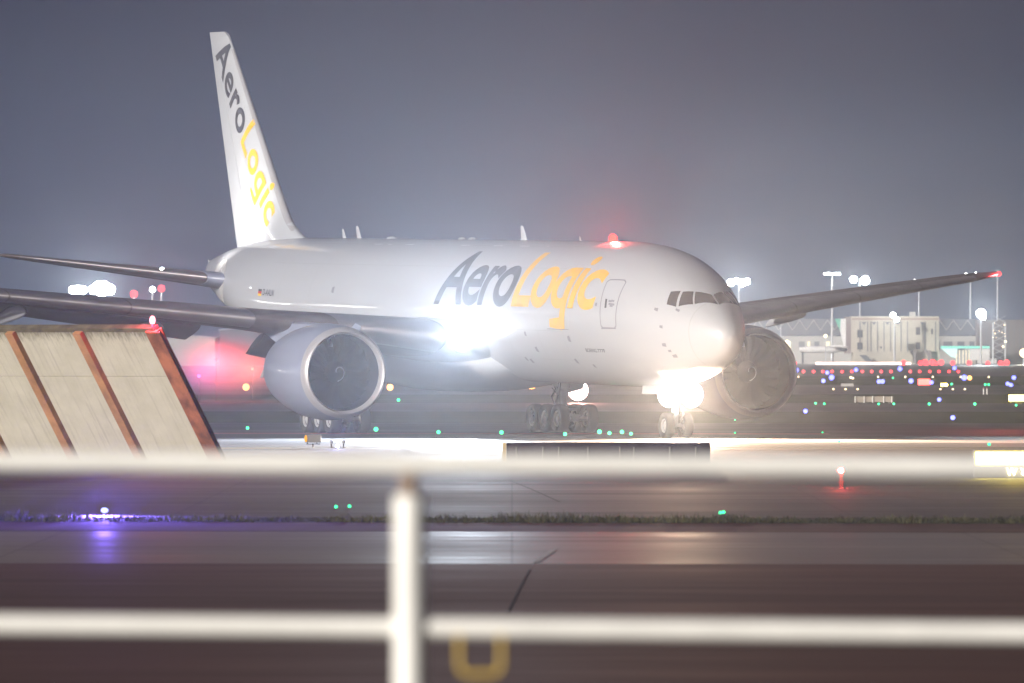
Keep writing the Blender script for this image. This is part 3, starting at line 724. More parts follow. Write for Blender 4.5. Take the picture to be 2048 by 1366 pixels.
# landing lights: wing roots and nose gear, all shining ahead of the aircraft
FWD = Vector((-1, 0.0, -.04))
for sg in (1, -1):
    x, y, z = 20.62, 3.85 * sg, 4.44
    mb = MB(); mb.lathe([(0, .60), (-.06, .58), (-.15, .40), (-.20, .01)], (x, y, z), n=24); mb.build('landing_light', E_['landing'], wingS if sg > 0 else wingP, True, xf=A)
    lamp('landing_lamp', plane, Vector(A(x - .35, y, z)), 2.05e5, (.78, .89, 1), 'SPOT', .25, aim=Vector((-1, (.74 if sg > 0 else -.5), .42)), size=72, blend=.35)
for sg in (1, -1):
    x, y, z = 5.40, .50 * sg, 1.82
    mb = MB(); mb.lathe([(0, .54), (-.05, .51), (-.12, .01)], (x, y, z), n=20); mb.build('landing_light', E_['landing'], ng, True, xf=gearxf)
lamp('nose_lamp', plane, Vector(gearxf(5.2, 0, 1.80)), 1.75e5, (1, .72, .48), 'SPOT', .25, aim=Vector((-1, .22, .42)), size=104, blend=.5)
mb = MB(); mb.lathe([(0, .08), (-.03, .07), (-.04, .01)], (5.45, .30, 1.15), n=16); mb.build('taxi_light', E_['landing'], ng, True, xf=gearxf)

# ------------------------------------------------------------------ JET BLAST DEFLECTOR (left)
Wd = Vector((.73, -.69, 0)).normalized(); Nh = Vector((-.69, -.73, 0)).normalized()
B0 = Vector((-9.36, 275, 0)); RUN, HT = 3.0, 4.34
def bf(s, t, o=0):    # s metres to the left along the fence, t 0 bottom..1 top, o outwards from the face
    nrm = (Nh * HT - Vector((0, 0, 1)) * RUN).normalized()
    return B0 - Wd * s + Nh * (RUN * t) + Vector((0, 0, HT * t)) + nrm * o
dm = bpy.data.materials.new('deflector_panel'); dm.use_nodes = True; nt = dm.node_tree; b = nt.nodes['Principled BSDF']; b.inputs['Roughness'].default_value = .75
tcn = nt.nodes.new('ShaderNodeTexCoord'); sep = nt.nodes.new('ShaderNodeSeparateXYZ'); nt.links.new(tcn.outputs['UV'], sep.inputs[0])
n1 = _noise(nt, 3.0, 6, .7, 'UV', (2.6, .10, 1)); n2 = _noise(nt, 1.1, 5, .6, 'UV'); n3 = _noise(nt, 5, 5, .7, 'UV', (2.2, .5, 1))
base = _ramp(nt, n2.outputs[0], (.50, .47, .37), (.60, .565, .46), .3, .7)
stk = _ramp(nt, n1.outputs[0], (0, 0, 0), (1, 1, 1), .52, .68)
m1 = nt.nodes.new('ShaderNodeMixRGB'); m1.inputs[2].default_value = (.24, .21, .17, 1); nt.links.new(base.outputs[0], m1.inputs[1])
ms = nt.nodes.new('ShaderNodeMath'); ms.operation = 'MULTIPLY'; ms.inputs[1].default_value = .38; nt.links.new(stk.outputs[0], ms.inputs[0]); nt.links.new(ms.outputs[0], m1.inputs[0])
# moss and soot along the top edge, with drips
ad = nt.nodes.new('ShaderNodeMath'); ad.operation = 'MULTIPLY_ADD'; ad.inputs[1].default_value = 1.5; ad.inputs[2].default_value = -.75; nt.links.new(n3.outputs[0], ad.inputs[0])
a2 = nt.nodes.new('ShaderNodeMath'); a2.operation = 'ADD'; nt.links.new(sep.outputs['Y'], a2.inputs[0]); nt.links.new(ad.outputs[0], a2.inputs[1])
mo = _ramp(nt, a2.outputs[0], 0, 1, 0, 1); mo.color_ramp.elements[0].position = .0; mo.color_ramp.elements[1].position = 1
mr = nt.nodes.new('ShaderNodeMapRange'); mr.inputs[1].default_value = 4.78; mr.inputs[2].default_value = 5.42; nt.links.new(a2.outputs[0], mr.inputs[0])
m2 = nt.nodes.new('ShaderNodeMixRGB'); m2.inputs[2].default_value = (.10, .085, .05, 1); nt.links.new(m1.outputs[0], m2.inputs[1]); nt.links.new(mr.outputs[0], m2.inputs[0])
nt.links.new(m2.outputs[0], b.inputs['Base Color'])
defl = empty('blast_deflector', B0); tag(defl, 'tall leaning jet blast deflector of stained cream panels between rusty orange ribs', 'blast fence')
SL = math.hypot(RUN, HT)
def slab(name, s0, s1, t0, t1, th, m):
    mb = MB(); vs = [bf(s, t, o) - B0 for o in (0, -th) for s, t in ((s0, t0), (s1, t0), (s1, t1), (s0, t1))]
    mb.add(vs, [(0, 1, 2, 3), (7, 6, 5, 4), (0, 4, 5, 1), (1, 5, 6, 2), (2, 6, 7, 3), (3, 7, 4, 0)])
    o = mb.build(name, m, defl); me = o.data; uv = me.uv_layers.new(name='UVMap')
    for p in me.polygons:
        for li in p.loop_indices:
            q = Vector(me.vertices[me.loops[li].vertex_index].co); s = -(q.x * Wd.x + q.y * Wd.y + 0 - 0) ; t = q.z / HT
            uv.data[li].uv = (s, t * SL)
    return o
ribs = [0.0, 3.35, 6.5, 9.7, 12.9]
for k in range(4):
    s0, s1 = ribs[k] + .05, ribs[k + 1] - .05
    slab('upper_panel', s0, s1, .655, 1.0, .10, dm)
    slab('lower_panel', s0, s1, 0.0, .648, .10, dm)
for k, s in enumerate(ribs):
    mb = MB()
    w, dpt = (.34, .34) if k else (.50, .20); bk = -.3 if k else -.04
    vs = [bf(s + a, t, o) - B0 for t in (0, .992) for a, o in ((-w/2, bk), (w/2, bk), (w/2, dpt*.55), (-w/2, dpt*.55))]
    mb.add(vs, [(0, 1, 2, 3), (7, 6, 5, 4), (0, 4, 5, 1), (1, 5, 6, 2), (2, 6, 7, 3), (3, 7, 4, 0)])
    mb.build('rib', M['rust'] if k else M['rustdark'], defl)
# end beam: deeper web and flange beyond the last panel
mb = MB()
for (a0, a1, o0, o1, mi) in ((-.29, -.26, -.06, .12, 1), (-.44, -.255, .12, .15, 1), (-.36, -.255, -.09, -.06, 1)):
    vs = [bf(a, t, o) - B0 for t in (0, .995) for a, o in ((a0, o0), (a1, o0), (a1, o1), (a0, o1))]
    mb.add(vs, [(0, 1, 2, 3), (7, 6, 5, 4), (0, 4, 5, 1), (1, 5, 6, 2), (2, 6, 7, 3), (3, 7, 4, 0)], mi)
mb.build('end_beam', [M['rust'], M['rustdark']], defl)
mb = MB(); vs = [bf(s, t, o) - B0 for s in (-.1, 12.9) for t, o in ((.985, .03), (1.01, .03), (1.01, -.2), (.985, -.2))]
mb.add(vs, [(0, 1, 2, 3), (7, 6, 5, 4), (0, 4, 5, 1), (1, 5, 6, 2), (2, 6, 7, 3), (3, 7, 4, 0)])
mb.build('top_cap', mat('cap_moss', (.13, .11, .07), .9, var=.5, scale=2), defl)
ob = empty('obstruction_light', bf(-.05, 1.01)); tag(ob, 'red obstruction lamp glowing on the top right corner of the deflector', 'warning light')
mb = MB(); mb.tube((0, 0, 0), (0, 0, .12), .05); mb.build('base', M['dark'], ob)
mb = MB(); mb.ball((0, 0, .24), .12, sc=(.8, .8, 1.2)); mb.build('lens', emit('obstruction_lens', (1, .30, .34), 5), ob, True)
lamp('obstruction_glow', ob, (0, -.25, .28), 500, (1, .04, .10), rad=.1); lamp('obstruction_beam', ob, (.05, -.3, .30), 3500, (1, .04, .09), 'SPOT', .1, aim=Vector((.25, -.6, .75)), size=140, blend=.6)

# ------------------------------------------------------------------ LOW BARRIER (centre)
lb = empty('low_barrier', P(1213, 945, 281).to_2d().to_3d()); tag(lb, 'long low dark barrier with a tan end plate, in front of the landing gear', 'barrier')
k = 281 / FPX; xl, xr = -208 * k, 209 * k; top = CAM_H - (885 - HOR) * k
mb = MB(); vs = []
for x, ins in ((xl + .13, 0), (xr - .02, 0)):
    vs += [(x, 0, 0), (x, 0, top - .12), (x, .16, top), (x, 1.3, top - .02), (x, 1.3, 0)]
mb.add(vs, [(4, 3, 2, 1, 0), (5, 6, 7, 8, 9), (0, 1, 6, 5), (1, 2, 7, 6), (2, 3, 8, 7), (3, 4, 9, 8), (0, 5, 9, 4)])
mb.build('barrier_wall', M['barrier'], lb, bevel=.02)
mb = MB(); mb.box((xl + .06, .45, top / 2 + .01), (.13, 1.0, top - .02)); mb.build('end_plate', M['tan'], lb)
for u in (1033, 1086, 1118, 1176, 1240, 1268, 1340, 1392):
    mb = MB(); mb.tube(((u - 1213) * k, -.03, .02), ((u - 1213) * k, -.03, top - .14), .028, n=10); mb.build('post', M['box'], lb, True)

# ------------------------------------------------------------------ WHITE RAIL FENCE (foreground)
FD = 30.0; kf = FD / FPX
fence = empty('rail_fence', (0, FD, 0)); tag(fence, 'blurred white tubular rail fence right in the foreground', 'fence')
def fz(v): return CAM_H - (v - HOR) * kf
slope = (938 - 927.5) / 2048
for nm, vc, th, sl in (('rail', 928.5, 39, 10.5 / 2048), ('rail', 1257, 38, 17.5 / 2048)):
    mb = MB(); xa, xb = -4.2, 4.2
    mb.tube((xa, 0, fz(vc) - sl * xa), (xb, 0, fz(vc) - sl * xb), th / 2 * kf, n=24); mb.build(nm, M['rail'], fence, True)
px = (818 - 1024) * kf
for x in (px, px - 2.9, px + 2.9):
    mb = MB(); mb.tube((x, -.02, 0), (x, -.02, fz(991)), 31 * kf, n=24); mb.build('post', M['rail'], fence, True)
    mb = MB(); mb.tube((x, 0, fz(995)), (x, 0, fz(945)), 17 * kf, n=16); mb.build('post_stub', M['stub'], fence, True)
lt = empty('fence_latch', ((961 - 1024) * kf, FD - .05, 0)); tag(lt, 'blurred yellow U-shaped latch hanging below the lower white rail', 'latch')
pts = [(-42, 1268), (-42, 1325)] + [(-42 + 16 - 16 * math.cos(t), 1325 + 22 * math.sin(t)) for t in (.4, .8, 1.2, 1.57)] + [(42 - 16 + 16 * math.sin(t), 1325 + 22 * math.cos(t)) for t in (0, .4, .8, 1.2, 1.57)] + [(42, 1268)]
mb = MB()
for p, q in zip(pts, pts[1:]): mb.tube((p[0] * kf, 0, fz(p[1])), (q[0] * kf, 0, fz(q[1])), 5.5 * kf, n=10)
mb.build('latch_bar', M['latch'], lt, True)

# ------------------------------------------------------------------ SIGNS AND SMALL LIGHTS
# big lit sign, right
sg = empty('taxiway_sign', G(2030, 957)); tag(sg, 'glaring yellow illuminated taxiway sign at the right edge', 'sign')
ks = G(2030, 957).y / FPX
def sgx(u): return (u - 2030) * ks
def sgz(v): return (957 - v) * ks
mb = MB(); mb.box(((sgx(1950) + sgx(2120)) / 2, .22, (sgz(903) + sgz(953)) / 2), (sgx(2120) - sgx(1946), .34, sgz(899) - sgz(955))); mb.build('housing', M['box'], sg, bevel=.02)
mb = MB(); mb.box(((sgx(1951) + sgx(2118)) / 2, .03, (sgz(904) + sgz(931)) / 2), (sgx(2118) - sgx(1951), .04, sgz(904) - sgz(931))); mb.build('sign_face', E_['yellow'], sg)
me = text_mesh('W Y', 0, .03); l5, h5 = bounds(me)
for v in me.vertices: v.co = Vector((sgx(2013) + v.co.x / CAP * (sgz(936) - sgz(950)) , .0, sgz(950) + v.co.y / CAP * (sgz(936) - sgz(950))))
me.materials.append(E_['glyph']); o = bpy.data.objects.new('sign_lettering', me); col.objects.link(o); o.parent = sg
lamp('sign_glow', sg, (sgx(2030), -.5, sgz(915)), 5000, (1, .72, .06), 'SPOT', .3, aim=Vector((0, -.74, .67)), size=104, blend=.9)
for u in (1960, 2030, 2100):
    mb = MB(); mb.tube((sgx(u), .2, 0), (sgx(u), .2, .2), .04); mb.build('leg', M['dark'], sg)
# guard light box near the wheels
gl = empty('guard_light', G(626, 896)); tag(gl, 'grey box light with an amber lens on a T-stand below the engine', 'guard light')
kg = G(626, 896).y / FPX
mb = MB(); mb.box((0, 0, 19 * kg), (32 * kg, .35, 16 * kg)); mb.build('housing', M['box'], gl, bevel=.02)
mb = MB(); mb.ball((-14 * kg, -.14, 19 * kg), 7.5 * kg, sc=(.42, .8, 1)); mb.build('lens', E_['amber'], gl, True)
mb = MB(); mb.tube((0, 0, 0), (0, 0, 9 * kg), 1.3 * kg); mb.box((0, 0, 8 * kg), (28 * kg, .06, 1.6 * kg)); mb.tube((-11 * kg, 0, 8 * kg), (-11 * kg, 0, 11 * kg), .9 * kg); mb.tube((8 * kg, 0, 8 * kg), (8 * kg, 0, 11 * kg), .9 * kg); mb.build('stand', M['dark'], gl)
for u in (662.5, 687):
    o = empty('stake_light', G(u, 896)); tag(o, ('short stake light nearest the amber box' if u < 670 else 'short stake light right of the blue lamp below the engine'), 'marker light')
    mb = MB(); mb.tube((0, 0, 0), (0, 0, .17), .025); mb.tube((0, 0, 0), (0, 0, .015), .10); mb.build('stem', M['dark'], o)
    mb = MB(); mb.ball((0, 0, .24), .07, sc=(1, 1, 1)); mb.tube((0, 0, .16), (0, 0, .30), .055); mb.build('head', M['gear'], o)

def light_field(name, pts, c, label, cat, group, px=3.0, stem=True, hmul=1.0):
    src = {}
    for p in pts:
        u, v = p[0], p[1]; s = p[2] if len(p) > 2 else 1
        if len(p) > 3: pos = P(u, v, p[3]); zc = pos.z
        else: pos = G(u, v + 1.5); zc = None
        d = pos.y; r = max(.04, px * 1.0 * s * d / FPX / 2)
        mb = MB(); zl = r * 1.1 if zc is None else zc
        mb.ball((0, 0, zl), r, 10, 8, 0)
        mb.cur = 1
        if zl - r > .02: mb.tube((0, 0, 0), (0, 0, zl - r * .8), r * .18, n=8)
        mb.tube((0, 0, 0), (0, 0, max(.015, r * .15)), r * .7, n=10)
        o = mb.build(name, [E_[c], M['dark']], None, True, loc=(pos.x, pos.y, 0)); tag(o, label, cat, group)
Z5 = lambda L: [(1548 + x / 2.97, 500 + y / 2.97) + tuple(r) for x, y, *r in L]
light_field('taxiway_light', [(495, 858, 1), (752, 862, 1.4), (877, 867, 1.2), (1003, 868, 1.3), (1130, 871, 1.2), (1199, 867, 1.4), (1219, 869, 1.2), (1244, 867, 1.3), (1262, 870, 1.1)],
            'green', 'green taxiway light in the row on the ground beside the landing gear', 'taxiway light', 'green lights along the aircraft taxiway', 6.5)
light_field('taxiway_light', Z5([(247, 914), (299, 917), (622, 918), (712, 918), (922, 920, 1.2), (1193, 920, 1.2), (1438, 925), (1255, 803), (1275, 803), (1055, 800), (707, 762, .8), (288, 1085, .7), (388, 1140), (1278, 1160, 1.3)]) + [(1470, 840, .6), (1470, 866, .7), (797, 802, 1.3)],
            'green', 'small green taxiway light scattered over the far airfield', 'taxiway light', 'green lights on the far airfield', 5)
light_field('taxiway_light', [(672, 1016, .6), (699, 1015, .5), (1447, 1027, .8), (1441, 1028, .6)], 'green', 'tiny green light just beyond the grass verge', 'taxiway light', 'tiny green lights by the verge', 5)
light_field('edge_light', Z5([(135, 722), (487, 720), (748, 716, 1.1), (1072, 710), (342, 770, 1.3), (293, 786), (624, 791, 1.1), (645, 791, 1.1), (814, 789, 1.2), (936, 795), (1130, 772, 1.4), (1425, 768, 1.1), (1388, 803), (1408, 810), (981, 897), (187, 967, 1.1), (1062, 1007, 1.2), (316, 736, .9)]),
            'blue', 'small blue edge light on the far airfield right of the aircraft', 'edge light', 'blue edge lights on the far airfield', 8)
light_field('stop_light', Z5([(x, 727) for x in (175, 235, 290, 345, 405, 462, 525, 580, 637, 695, 810, 865, 925, 980, 1040, 1095)]),
            'red', 'red light in the long even row across the far runway', 'runway light', 'row of red runway lights', 6)
light_field('stop_light', Z5([(x, 682, s) for x, s in ((125, 1), (770, 1.3), (870, 1.2), (897, 1.5), (910, 1), (942, 1.5), (965, 1), (993, 1.4), (1062, 1.2), (1160, 1.3), (1270, 1.1), (1345, 1.2), (1360, 1), (1383, 1.4))]),
            'red', 'red light low in front of the far buildings', 'warning light', 'red lights in front of the far buildings', 8)
light_field('runway_light', Z5([(353, 828), (425, 828), (497, 828), (988, 828), (1062, 828), (1133, 828), (145, 755), (455, 760, 1.2), (468, 764, 1.2), (618, 755), (780, 755), (943, 755), (1108, 755), (1275, 755)]),
            'warm', 'tiny white runway light on the far airfield', 'runway light', 'white runway lights', 3.6)
light_field('warning_lamp', Z5([(105, 772, 1.5)]), 'orange', 'bright orange lamp low beside the far engine', 'warning light', None, 8)
light_field('warning_lamp', Z5([(1162, 770, 1.3)]), 'orange', 'orange lamp beside a blue edge light on the far taxiway', 'warning light', None, 7)
light_field('warning_lamp', Z5([(168, 660, 1.3)]), 'orange', 'orange lamp at the left end of the long light trail', 'warning light', None, 7)
light_field('warning_lamp', [(492, 780, 1.5)], 'orange', 'blurred orange lamp left of the near engine', 'warning light', None, 9)
light_field('warning_lamp', [(780, 780, 1.4)], 'orange', 'blurred orange lamp right of the near engine', 'warning light', None, 9)
light_field('ground_lamp', [(983, 779, .8)], 'warm', 'faint blurred cream lamp under the belly, leftmost of three', 'lamp', None, 10)
light_field('ground_lamp', [(1030, 779, 1.3)], 'warm', 'blurred pale lamp under the belly, between a faint and a larger one', 'lamp', None, 13)
light_field('ground_lamp', [(1063, 778, 1.6)], 'orange', 'large blurred orange-white lamp under the belly', 'lamp', None, 13)
# bright lamp glaring behind the port wheels
gp = G(1156, 806); o = empty('glaring_lamp', (gp.x, gp.y, 0)); tag(o, 'glaring reddish-white lamp just behind the second main landing gear', 'lamp')
mb = MB(); mb.ball((0, 0, .5 + .4), 20 * gp.y / FPX, 16, 10); mb.build('lens', emit('glare_lens', (1, .62, .55), 30), o, True)
mb = MB(); mb.tube((0, 0, 0), (0, 0, .6), .08); mb.build('stand', M['dark'], o)
lamp('glare_glow', o, (0, -1.0, 1.2), 14000, (1, .42, .34), 'SPOT', .3, aim=Vector((0, -.9, .42)), size=100, blend=.8)
# foreground blue light on the verge
o = empty('edge_light', G(209, 1031)); tag(o, 'brilliant blue-violet edge light on the grass verge in the left foreground', 'edge light')
mb = MB(); mb.tube((0, 0, 0), (0, 0, .07), .03); mb.tube((0, 0, 0), (0, 0, .015), .08); mb.build('stem', M['dark'], o)
mb = MB(); mb.ball((0, 0, .115), .075, sc=(1.1, 1.1, .8)); mb.build('lens', emit('violet_lens', (.36, .40, 1), 3), o, True)
lamp('edge_glow', o, (0, -.05, .24), 420, (.20, .12, 1), rad=.06); lamp('edge_beam', o, (0, -.05, .22), 12000, (.20, .12, 1), 'SPOT', .06, aim=Vector((0, -.96, .28)), size=150, blend=1)
o = empty('edge_light', G(675, 897)); tag(o, 'blue-white edge light between two short stakes below the near engine', 'edge light')
mb = MB(); mb.ball((0, 0, .09), .07); mb.build('lens', emit('blue_white_lens', (.5, .55, 1), 30), o, True)
mb = MB(); mb.tube((0, 0, 0), (0, 0, .03), .08); mb.build('base', M['dark'], o)
lamp('edge_glow', o, (0, -.12, .25), 5000, (.25, .25, 1), 'SPOT', .06, aim=Vector((0, -.74, .67)), size=104, blend=.9)
# red light by the rail
o = empty('stop_light', G(1682, 975)); tag(o, 'red-white stop light on a short stand, seen at the right through the upper white rail', 'stop light')
kd = G(1682, 975).y / FPX
mb = MB(); mb.tube((-.02, 0, 0), (-.02, 0, 30 * kd), .02); mb.tube((.04, 0, 0), (.04, 0, 30 * kd), .02); mb.build('stand', mat('stand_red', (.4, .05, .05), .5), o)
mb = MB(); mb.ball((0, 0, 34 * kd), 6 * kd); mb.build('lens', emit('stop_lens', (1, .045, .045), 420), o, True)
lamp('stop_glow', o, (0, -.2, 36 * kd), 3500, (1, .05, .05), 'SPOT', .06, aim=Vector((0, -.74, .67)), size=104, blend=.9)
# lit signs far right
def board(name, u0, u1, v0, v1, vb, m, label, posts=2, text=None):
    g = G((u0 + u1) / 2, vb); kk = g.y / FPX; o = empty(name, g); tag(o, label, 'sign')
    mb = MB(); mb.box((0, 0, (vb - (v0 + v1) / 2) * kk), ((u1 - u0) * kk, .25, (v1 - v0) * kk)); mb.build('board', m, o)
    for i in range(posts):
        t = -.4 + .8 * i / max(1, posts - 1); mb = MB(); mb.tube((t * (u1 - u0) * kk, .05, 0), (t * (u1 - u0) * kk, .05, (vb - v1) * kk + .02), .05); mb.build('leg', M['dark'], o)
    return o
board('runway_sign', 1836, 1860, 758, 770, 773, E_['redsign'], 'bright red illuminated sign on the far taxiway')
board('taxiway_sign', 1882, 1895, 767, 772, 774, E_['yellow'], 'small yellow illuminated sign right of the red one')
board('taxiway_sign', 1682, 1707, 767, 772.5, 774, M['hallpale'], 'small unlit pale sign board on the far grass')
board('taxiway_sign', 2018, 2060, 790, 802, 805, E_['yellow'], 'yellow-white illuminated sign at the far right edge above the taxiway')
o = board('marker_board', 1709, 1786, 793, 804, 807, mat('board_tan', (.34, .30, .24), .7), 'row of low pale boards with white posts on the grass')
for u in (1710, 1728, 1745, 1767, 1783):
    kk = o.location.y / FPX; mb = MB(); mb.box(((u - 1747.5) * kk, -.2, 8 * kk), (1.6 * kk, .1, 13 * kk)); mb.build('post', M['rail'], o)
for u, lab in ((1967, 'left one of two short white marker posts'), (1974, 'right one of two short white marker posts')):
    g = G(u, 789); mb = MB(); kk = g.y / FPX; mb.tube((0, 0, 0), (0, 0, 12 * kk), 1.1 * kk, n=8); mb.cur = 1; mb.tube((0, 0, 12 * kk), (0, 0, 13.5 * kk), 1.3 * kk, n=8)
    oo = mb.build('marker_post', [M['rail'], M['red']], None, loc=g); tag(oo, lab + ' under a pair of green lights', 'marker post')

# ------------------------------------------------------------------ FAR BUILDINGS
DB = 2700.0; kb = DB / FPX
def bxw(u): return (u - 1024) * kb
def bzw(v): return CAM_H - (v - HOR) * kb
def place(name, u, label, cat, y=DB): o = empty(name, (bxw(u), y, 0)); tag(o, label, cat); return o
cb = place('cargo_building', 1784, 'cream cargo building with ribbed walls and dark square windows, far right', 'building')
X = lambda u: (u - 1784) * kb
mb = MB(); mb.box(((X(1702) + X(1878)) / 2, 6, (bzw(632.5) + bzw(704)) / 2), (X(1878) - X(1702), 12, bzw(632.5) - bzw(704)))
mb.box(((X(1706) + X(1880)) / 2, 6.4, bzw(704) / 2 - .01), (X(1880) - X(1706), 12, bzw(704) - .02)); mb.build('wall', M['concrete'], cb)
mb = MB(); mb.box(((X(1690) + X(1702)) / 2, 5, (bzw(633.5) + bzw(707)) / 2), (X(1702) - X(1690) - .02, 10, bzw(633.5) - bzw(707))); mb.build('side_tower', mat('tower_brown', (.22, .17, .17), .7), cb)
mb = MB(); mb.box(((X(1704) + X(1876)) / 2, -.08, bzw(638)), (X(1876) - X(1704), .15, .5)); mb.build('roof_band', mat('roof_rust', (.30, .20, .16), .7), cb)
for u in (1720, 1735, 1742, 1755, 1768, 1781, 1789, 1802, 1815, 1850, 1871):
    mb = MB(); mb.box((X(u), -.1, (bzw(643) + bzw(703)) / 2), (.28, .2, bzw(643) - bzw(703))); mb.build('wall_rib', M['hall'], cb)
for u, v, w, h in ((1720, 667.5, 11, 15), (1720, 692, 11, 14), (1836, 662, 8.5, 15), (1836, 691.5, 8.5, 14), (1864, 663, 4, 11), (1762, 695, 4, 4)):
    mb = MB(); mb.box((X(u), -.06, bzw(v)), (w * kb, .12, h * kb)); mb.build('window', M['dark'], cb)
for u in (1728, 1748, 1775, 1796, 1845):
    mb = MB(); mb.add([(X(u - 5), -.05, bzw(644)), (X(u + 5), -.05, bzw(644)), (X(u), -.05, bzw(650)), (X(u - 5), -.3, bzw(644)), (X(u + 5), -.3, bzw(644)), (X(u), -.3, bzw(650))], [(0, 1, 2), (5, 4, 3), (0, 3, 4, 1), (1, 4, 5, 2), (2, 5, 3, 0)]); mb.build('bracket', M['hall'], cb)
for u in (1829, 1858):
    mb = MB(); mb.box((X(u), -1.5, bzw(713)), (6 * kb, 1, bzw(702) - bzw(727))); mb.tube((X(u - 8), -1.5, bzw(701)), (X(u), -1.5, bzw(712)), .5, n=8); mb.build('stair_column', mat('column_grey%d' % u, (.25, .22, .22), .7), cb)
mb = MB(); mb.add([(X(1718), -1, bzw(710)), (X(1732), -1, bzw(710)), (X(1746), -1, bzw(724)), (X(1732), -1, bzw(724)), (X(1718), -2, bzw(710)), (X(1732), -2, bzw(710)), (X(1746), -2, bzw(724)), (X(1732), -2, bzw(724))], [(0, 1, 2, 3), (7, 6, 5, 4), (0, 4, 5, 1), (1, 5, 6, 2), (2, 6, 7, 3), (3, 7, 4, 0)]); mb.build('stair', M['hall'], cb)
mb = MB(); mb.box((X(1826), 4, bzw(628)), (12 * kb, 3, 9 * kb)); mb.build('roof_unit', M['hallpale'], cb)
# long hall behind
h1 = place('terminal_hall', 1800, 'long grey hall with a lattice roof edge behind the cream building', 'building', DB + 60)
kb2 = (DB + 60) / FPX; X2 = lambda u: (u - 1800) * kb2; Z2 = lambda v: CAM_H - (v - HOR) * kb2
mb = MB(); mb.box(((X2(1480) + X2(1975)) / 2, 20, Z2(668) / 2 + Z2(640) / 2), (X2(1975) - X2(1480), 40, Z2(640) - Z2(672))); mb.build('roof_block', M['hall'], h1)
mb = MB(); mb.box(((X2(1480) + X2(2000)) / 2, 19, Z2(672) / 2 - .01), (X2(2000) - X2(1480), 42, Z2(672) - .02)); mb.build('wall', M['hallpale'], h1)
for i in range(34):
    u = 1490 + i * 14; a = i % 2
    mb = MB(); mb.tube((X2(u), -.4, Z2(640 if a else 660)), (X2(u + 14), -.4, Z2(660 if a else 640)), .16, n=6); mb.build('lattice', M['hallpale'], h1)
for u, w in ((1580, 9), (1595, 6), (1620, 12), (1634, 5), (1650, 10), (1672, 8), (1890, 12), (1912, 18), (1938, 14), (1960, 10)):
    mb = MB(); mb.box((X2(u), -2.08, Z2(692)), (w * kb2, .12, 18 * kb2)); mb.build('window', M['hall'] if w > 9 else E_['window'], h1)
h2 = place('dark_hall', 2020, 'dark brown-grey hall at the right edge behind a lit tower', 'building', DB + 50)
mb = MB(); mb.box((0, 15, 7.0), (26 * 0 + 95 * kb2, 30, bzw(638))); mb.box((95 * kb2 / 2 + 20, 16, 6.2), (40, 28, 12.4)); mb.build('wall', mat('dark_hall_clad', (.14, .12, .12), .7), h2)
for k in range(8):
    mb = MB(); mb.box(((-40 + k * 11) * kb2, -.05, 6.5), (.2, .12, 11)); mb.build('wall_rib', M['hall'], h2)
# lit lattice tower
lt2 = place('lattice_tower', 1991, 'slim lattice tower dotted with cream lamps, far right', 'tower', DB - 20)
mb = MB()
for dx in (-1.9, 1.9):
    for dy in (-1.9, 1.9): mb.tube((dx, dy, 0), (dx, dy, bzw(646)), .16, n=6)
for k in range(7):
    z0 = 1 + k * 2.0; mb.tube((-1.9, -1.9, z0), (1.9, -1.9, z0 + 2), .10, n=6); mb.tube((1.9, -1.9, z0), (-1.9, -1.9, z0 + 2), .10, n=6)
mb.build('frame', M['steel'], lt2)
for u, v, s in ((1982, 667, 2.6), (1979, 661, 1.5), (1981, 647, 1.4), (2001, 650, 2.6), (1990, 662, 1.5), (1996, 665, 1.8), (2001, 667, 1.6), (1978, 675, 1.6), (1984, 676, 1.3), (2002, 673, 1.3), (2003, 683, 4.2), (1998, 693, 4.6)):
    mb = MB(); mb.ball(((u - 1991) * kb, -2.2, bzw(v)), s * kb / 2); mb.build('lamp', E_['warm'], lt2, True)
# green and white hangar mouth
hg = place('lit_canopy', 1930, 'low canopy glowing green and white right of the cream building', 'building', DB - 10)
X3 = lambda u: (u - 1930) * kb
mb = MB(); mb.box(((X3(1882) + X3(1976)) / 2, 6, (bzw(692) + bzw(697)) / 2), (X3(1976) - X3(1882), 12, bzw(692) - bzw(697))); mb.build('roof', E_['greenglow'], hg)
mb = MB(); mb.add([(X3(1880), -.2, bzw(697.2)), (X3(1912), -.2, bzw(697.2)), (X3(1908), -.2, bzw(716)), (X3(1898), -.2, bzw(713)), (X3(1880), .6, bzw(697.2)), (X3(1912), .6, bzw(697.2)), (X3(1908), .6, bzw(716)), (X3(1898), .6, bzw(713))], [(0, 1, 2, 3), (7, 6, 5, 4), (0, 4, 5, 1), (1, 5, 6, 2), (2, 6, 7, 3), (3, 7, 4, 0)])
mb.build('lit_wall', emit('canopy_light', (.75, 1, .93), 1.3), hg)
mb = MB(); mb.box(((X3(1937) + X3(1976)) / 2, 5, (bzw(698) + bzw(720)) / 2), (X3(1976) - X3(1937), 10, bzw(698) - bzw(720))); mb.box((X3(1971), 2, bzw(722)), (X3(1990) - X3(1952), 3, 10 * kb)); mb.build('container_wall', M['tailwhite'], hg)
for u in (1910, 1916, 1923, 1929, 1935):
    mb = MB(); mb.tube((X3(u), 1, 0), (X3(u), 1, bzw(700)), .12, n=6); mb.ball((X3(u), -.2, bzw(707 + (u % 3))), 2.2 * kb / 2); mb.build('support', [E_['window']], hg, True)
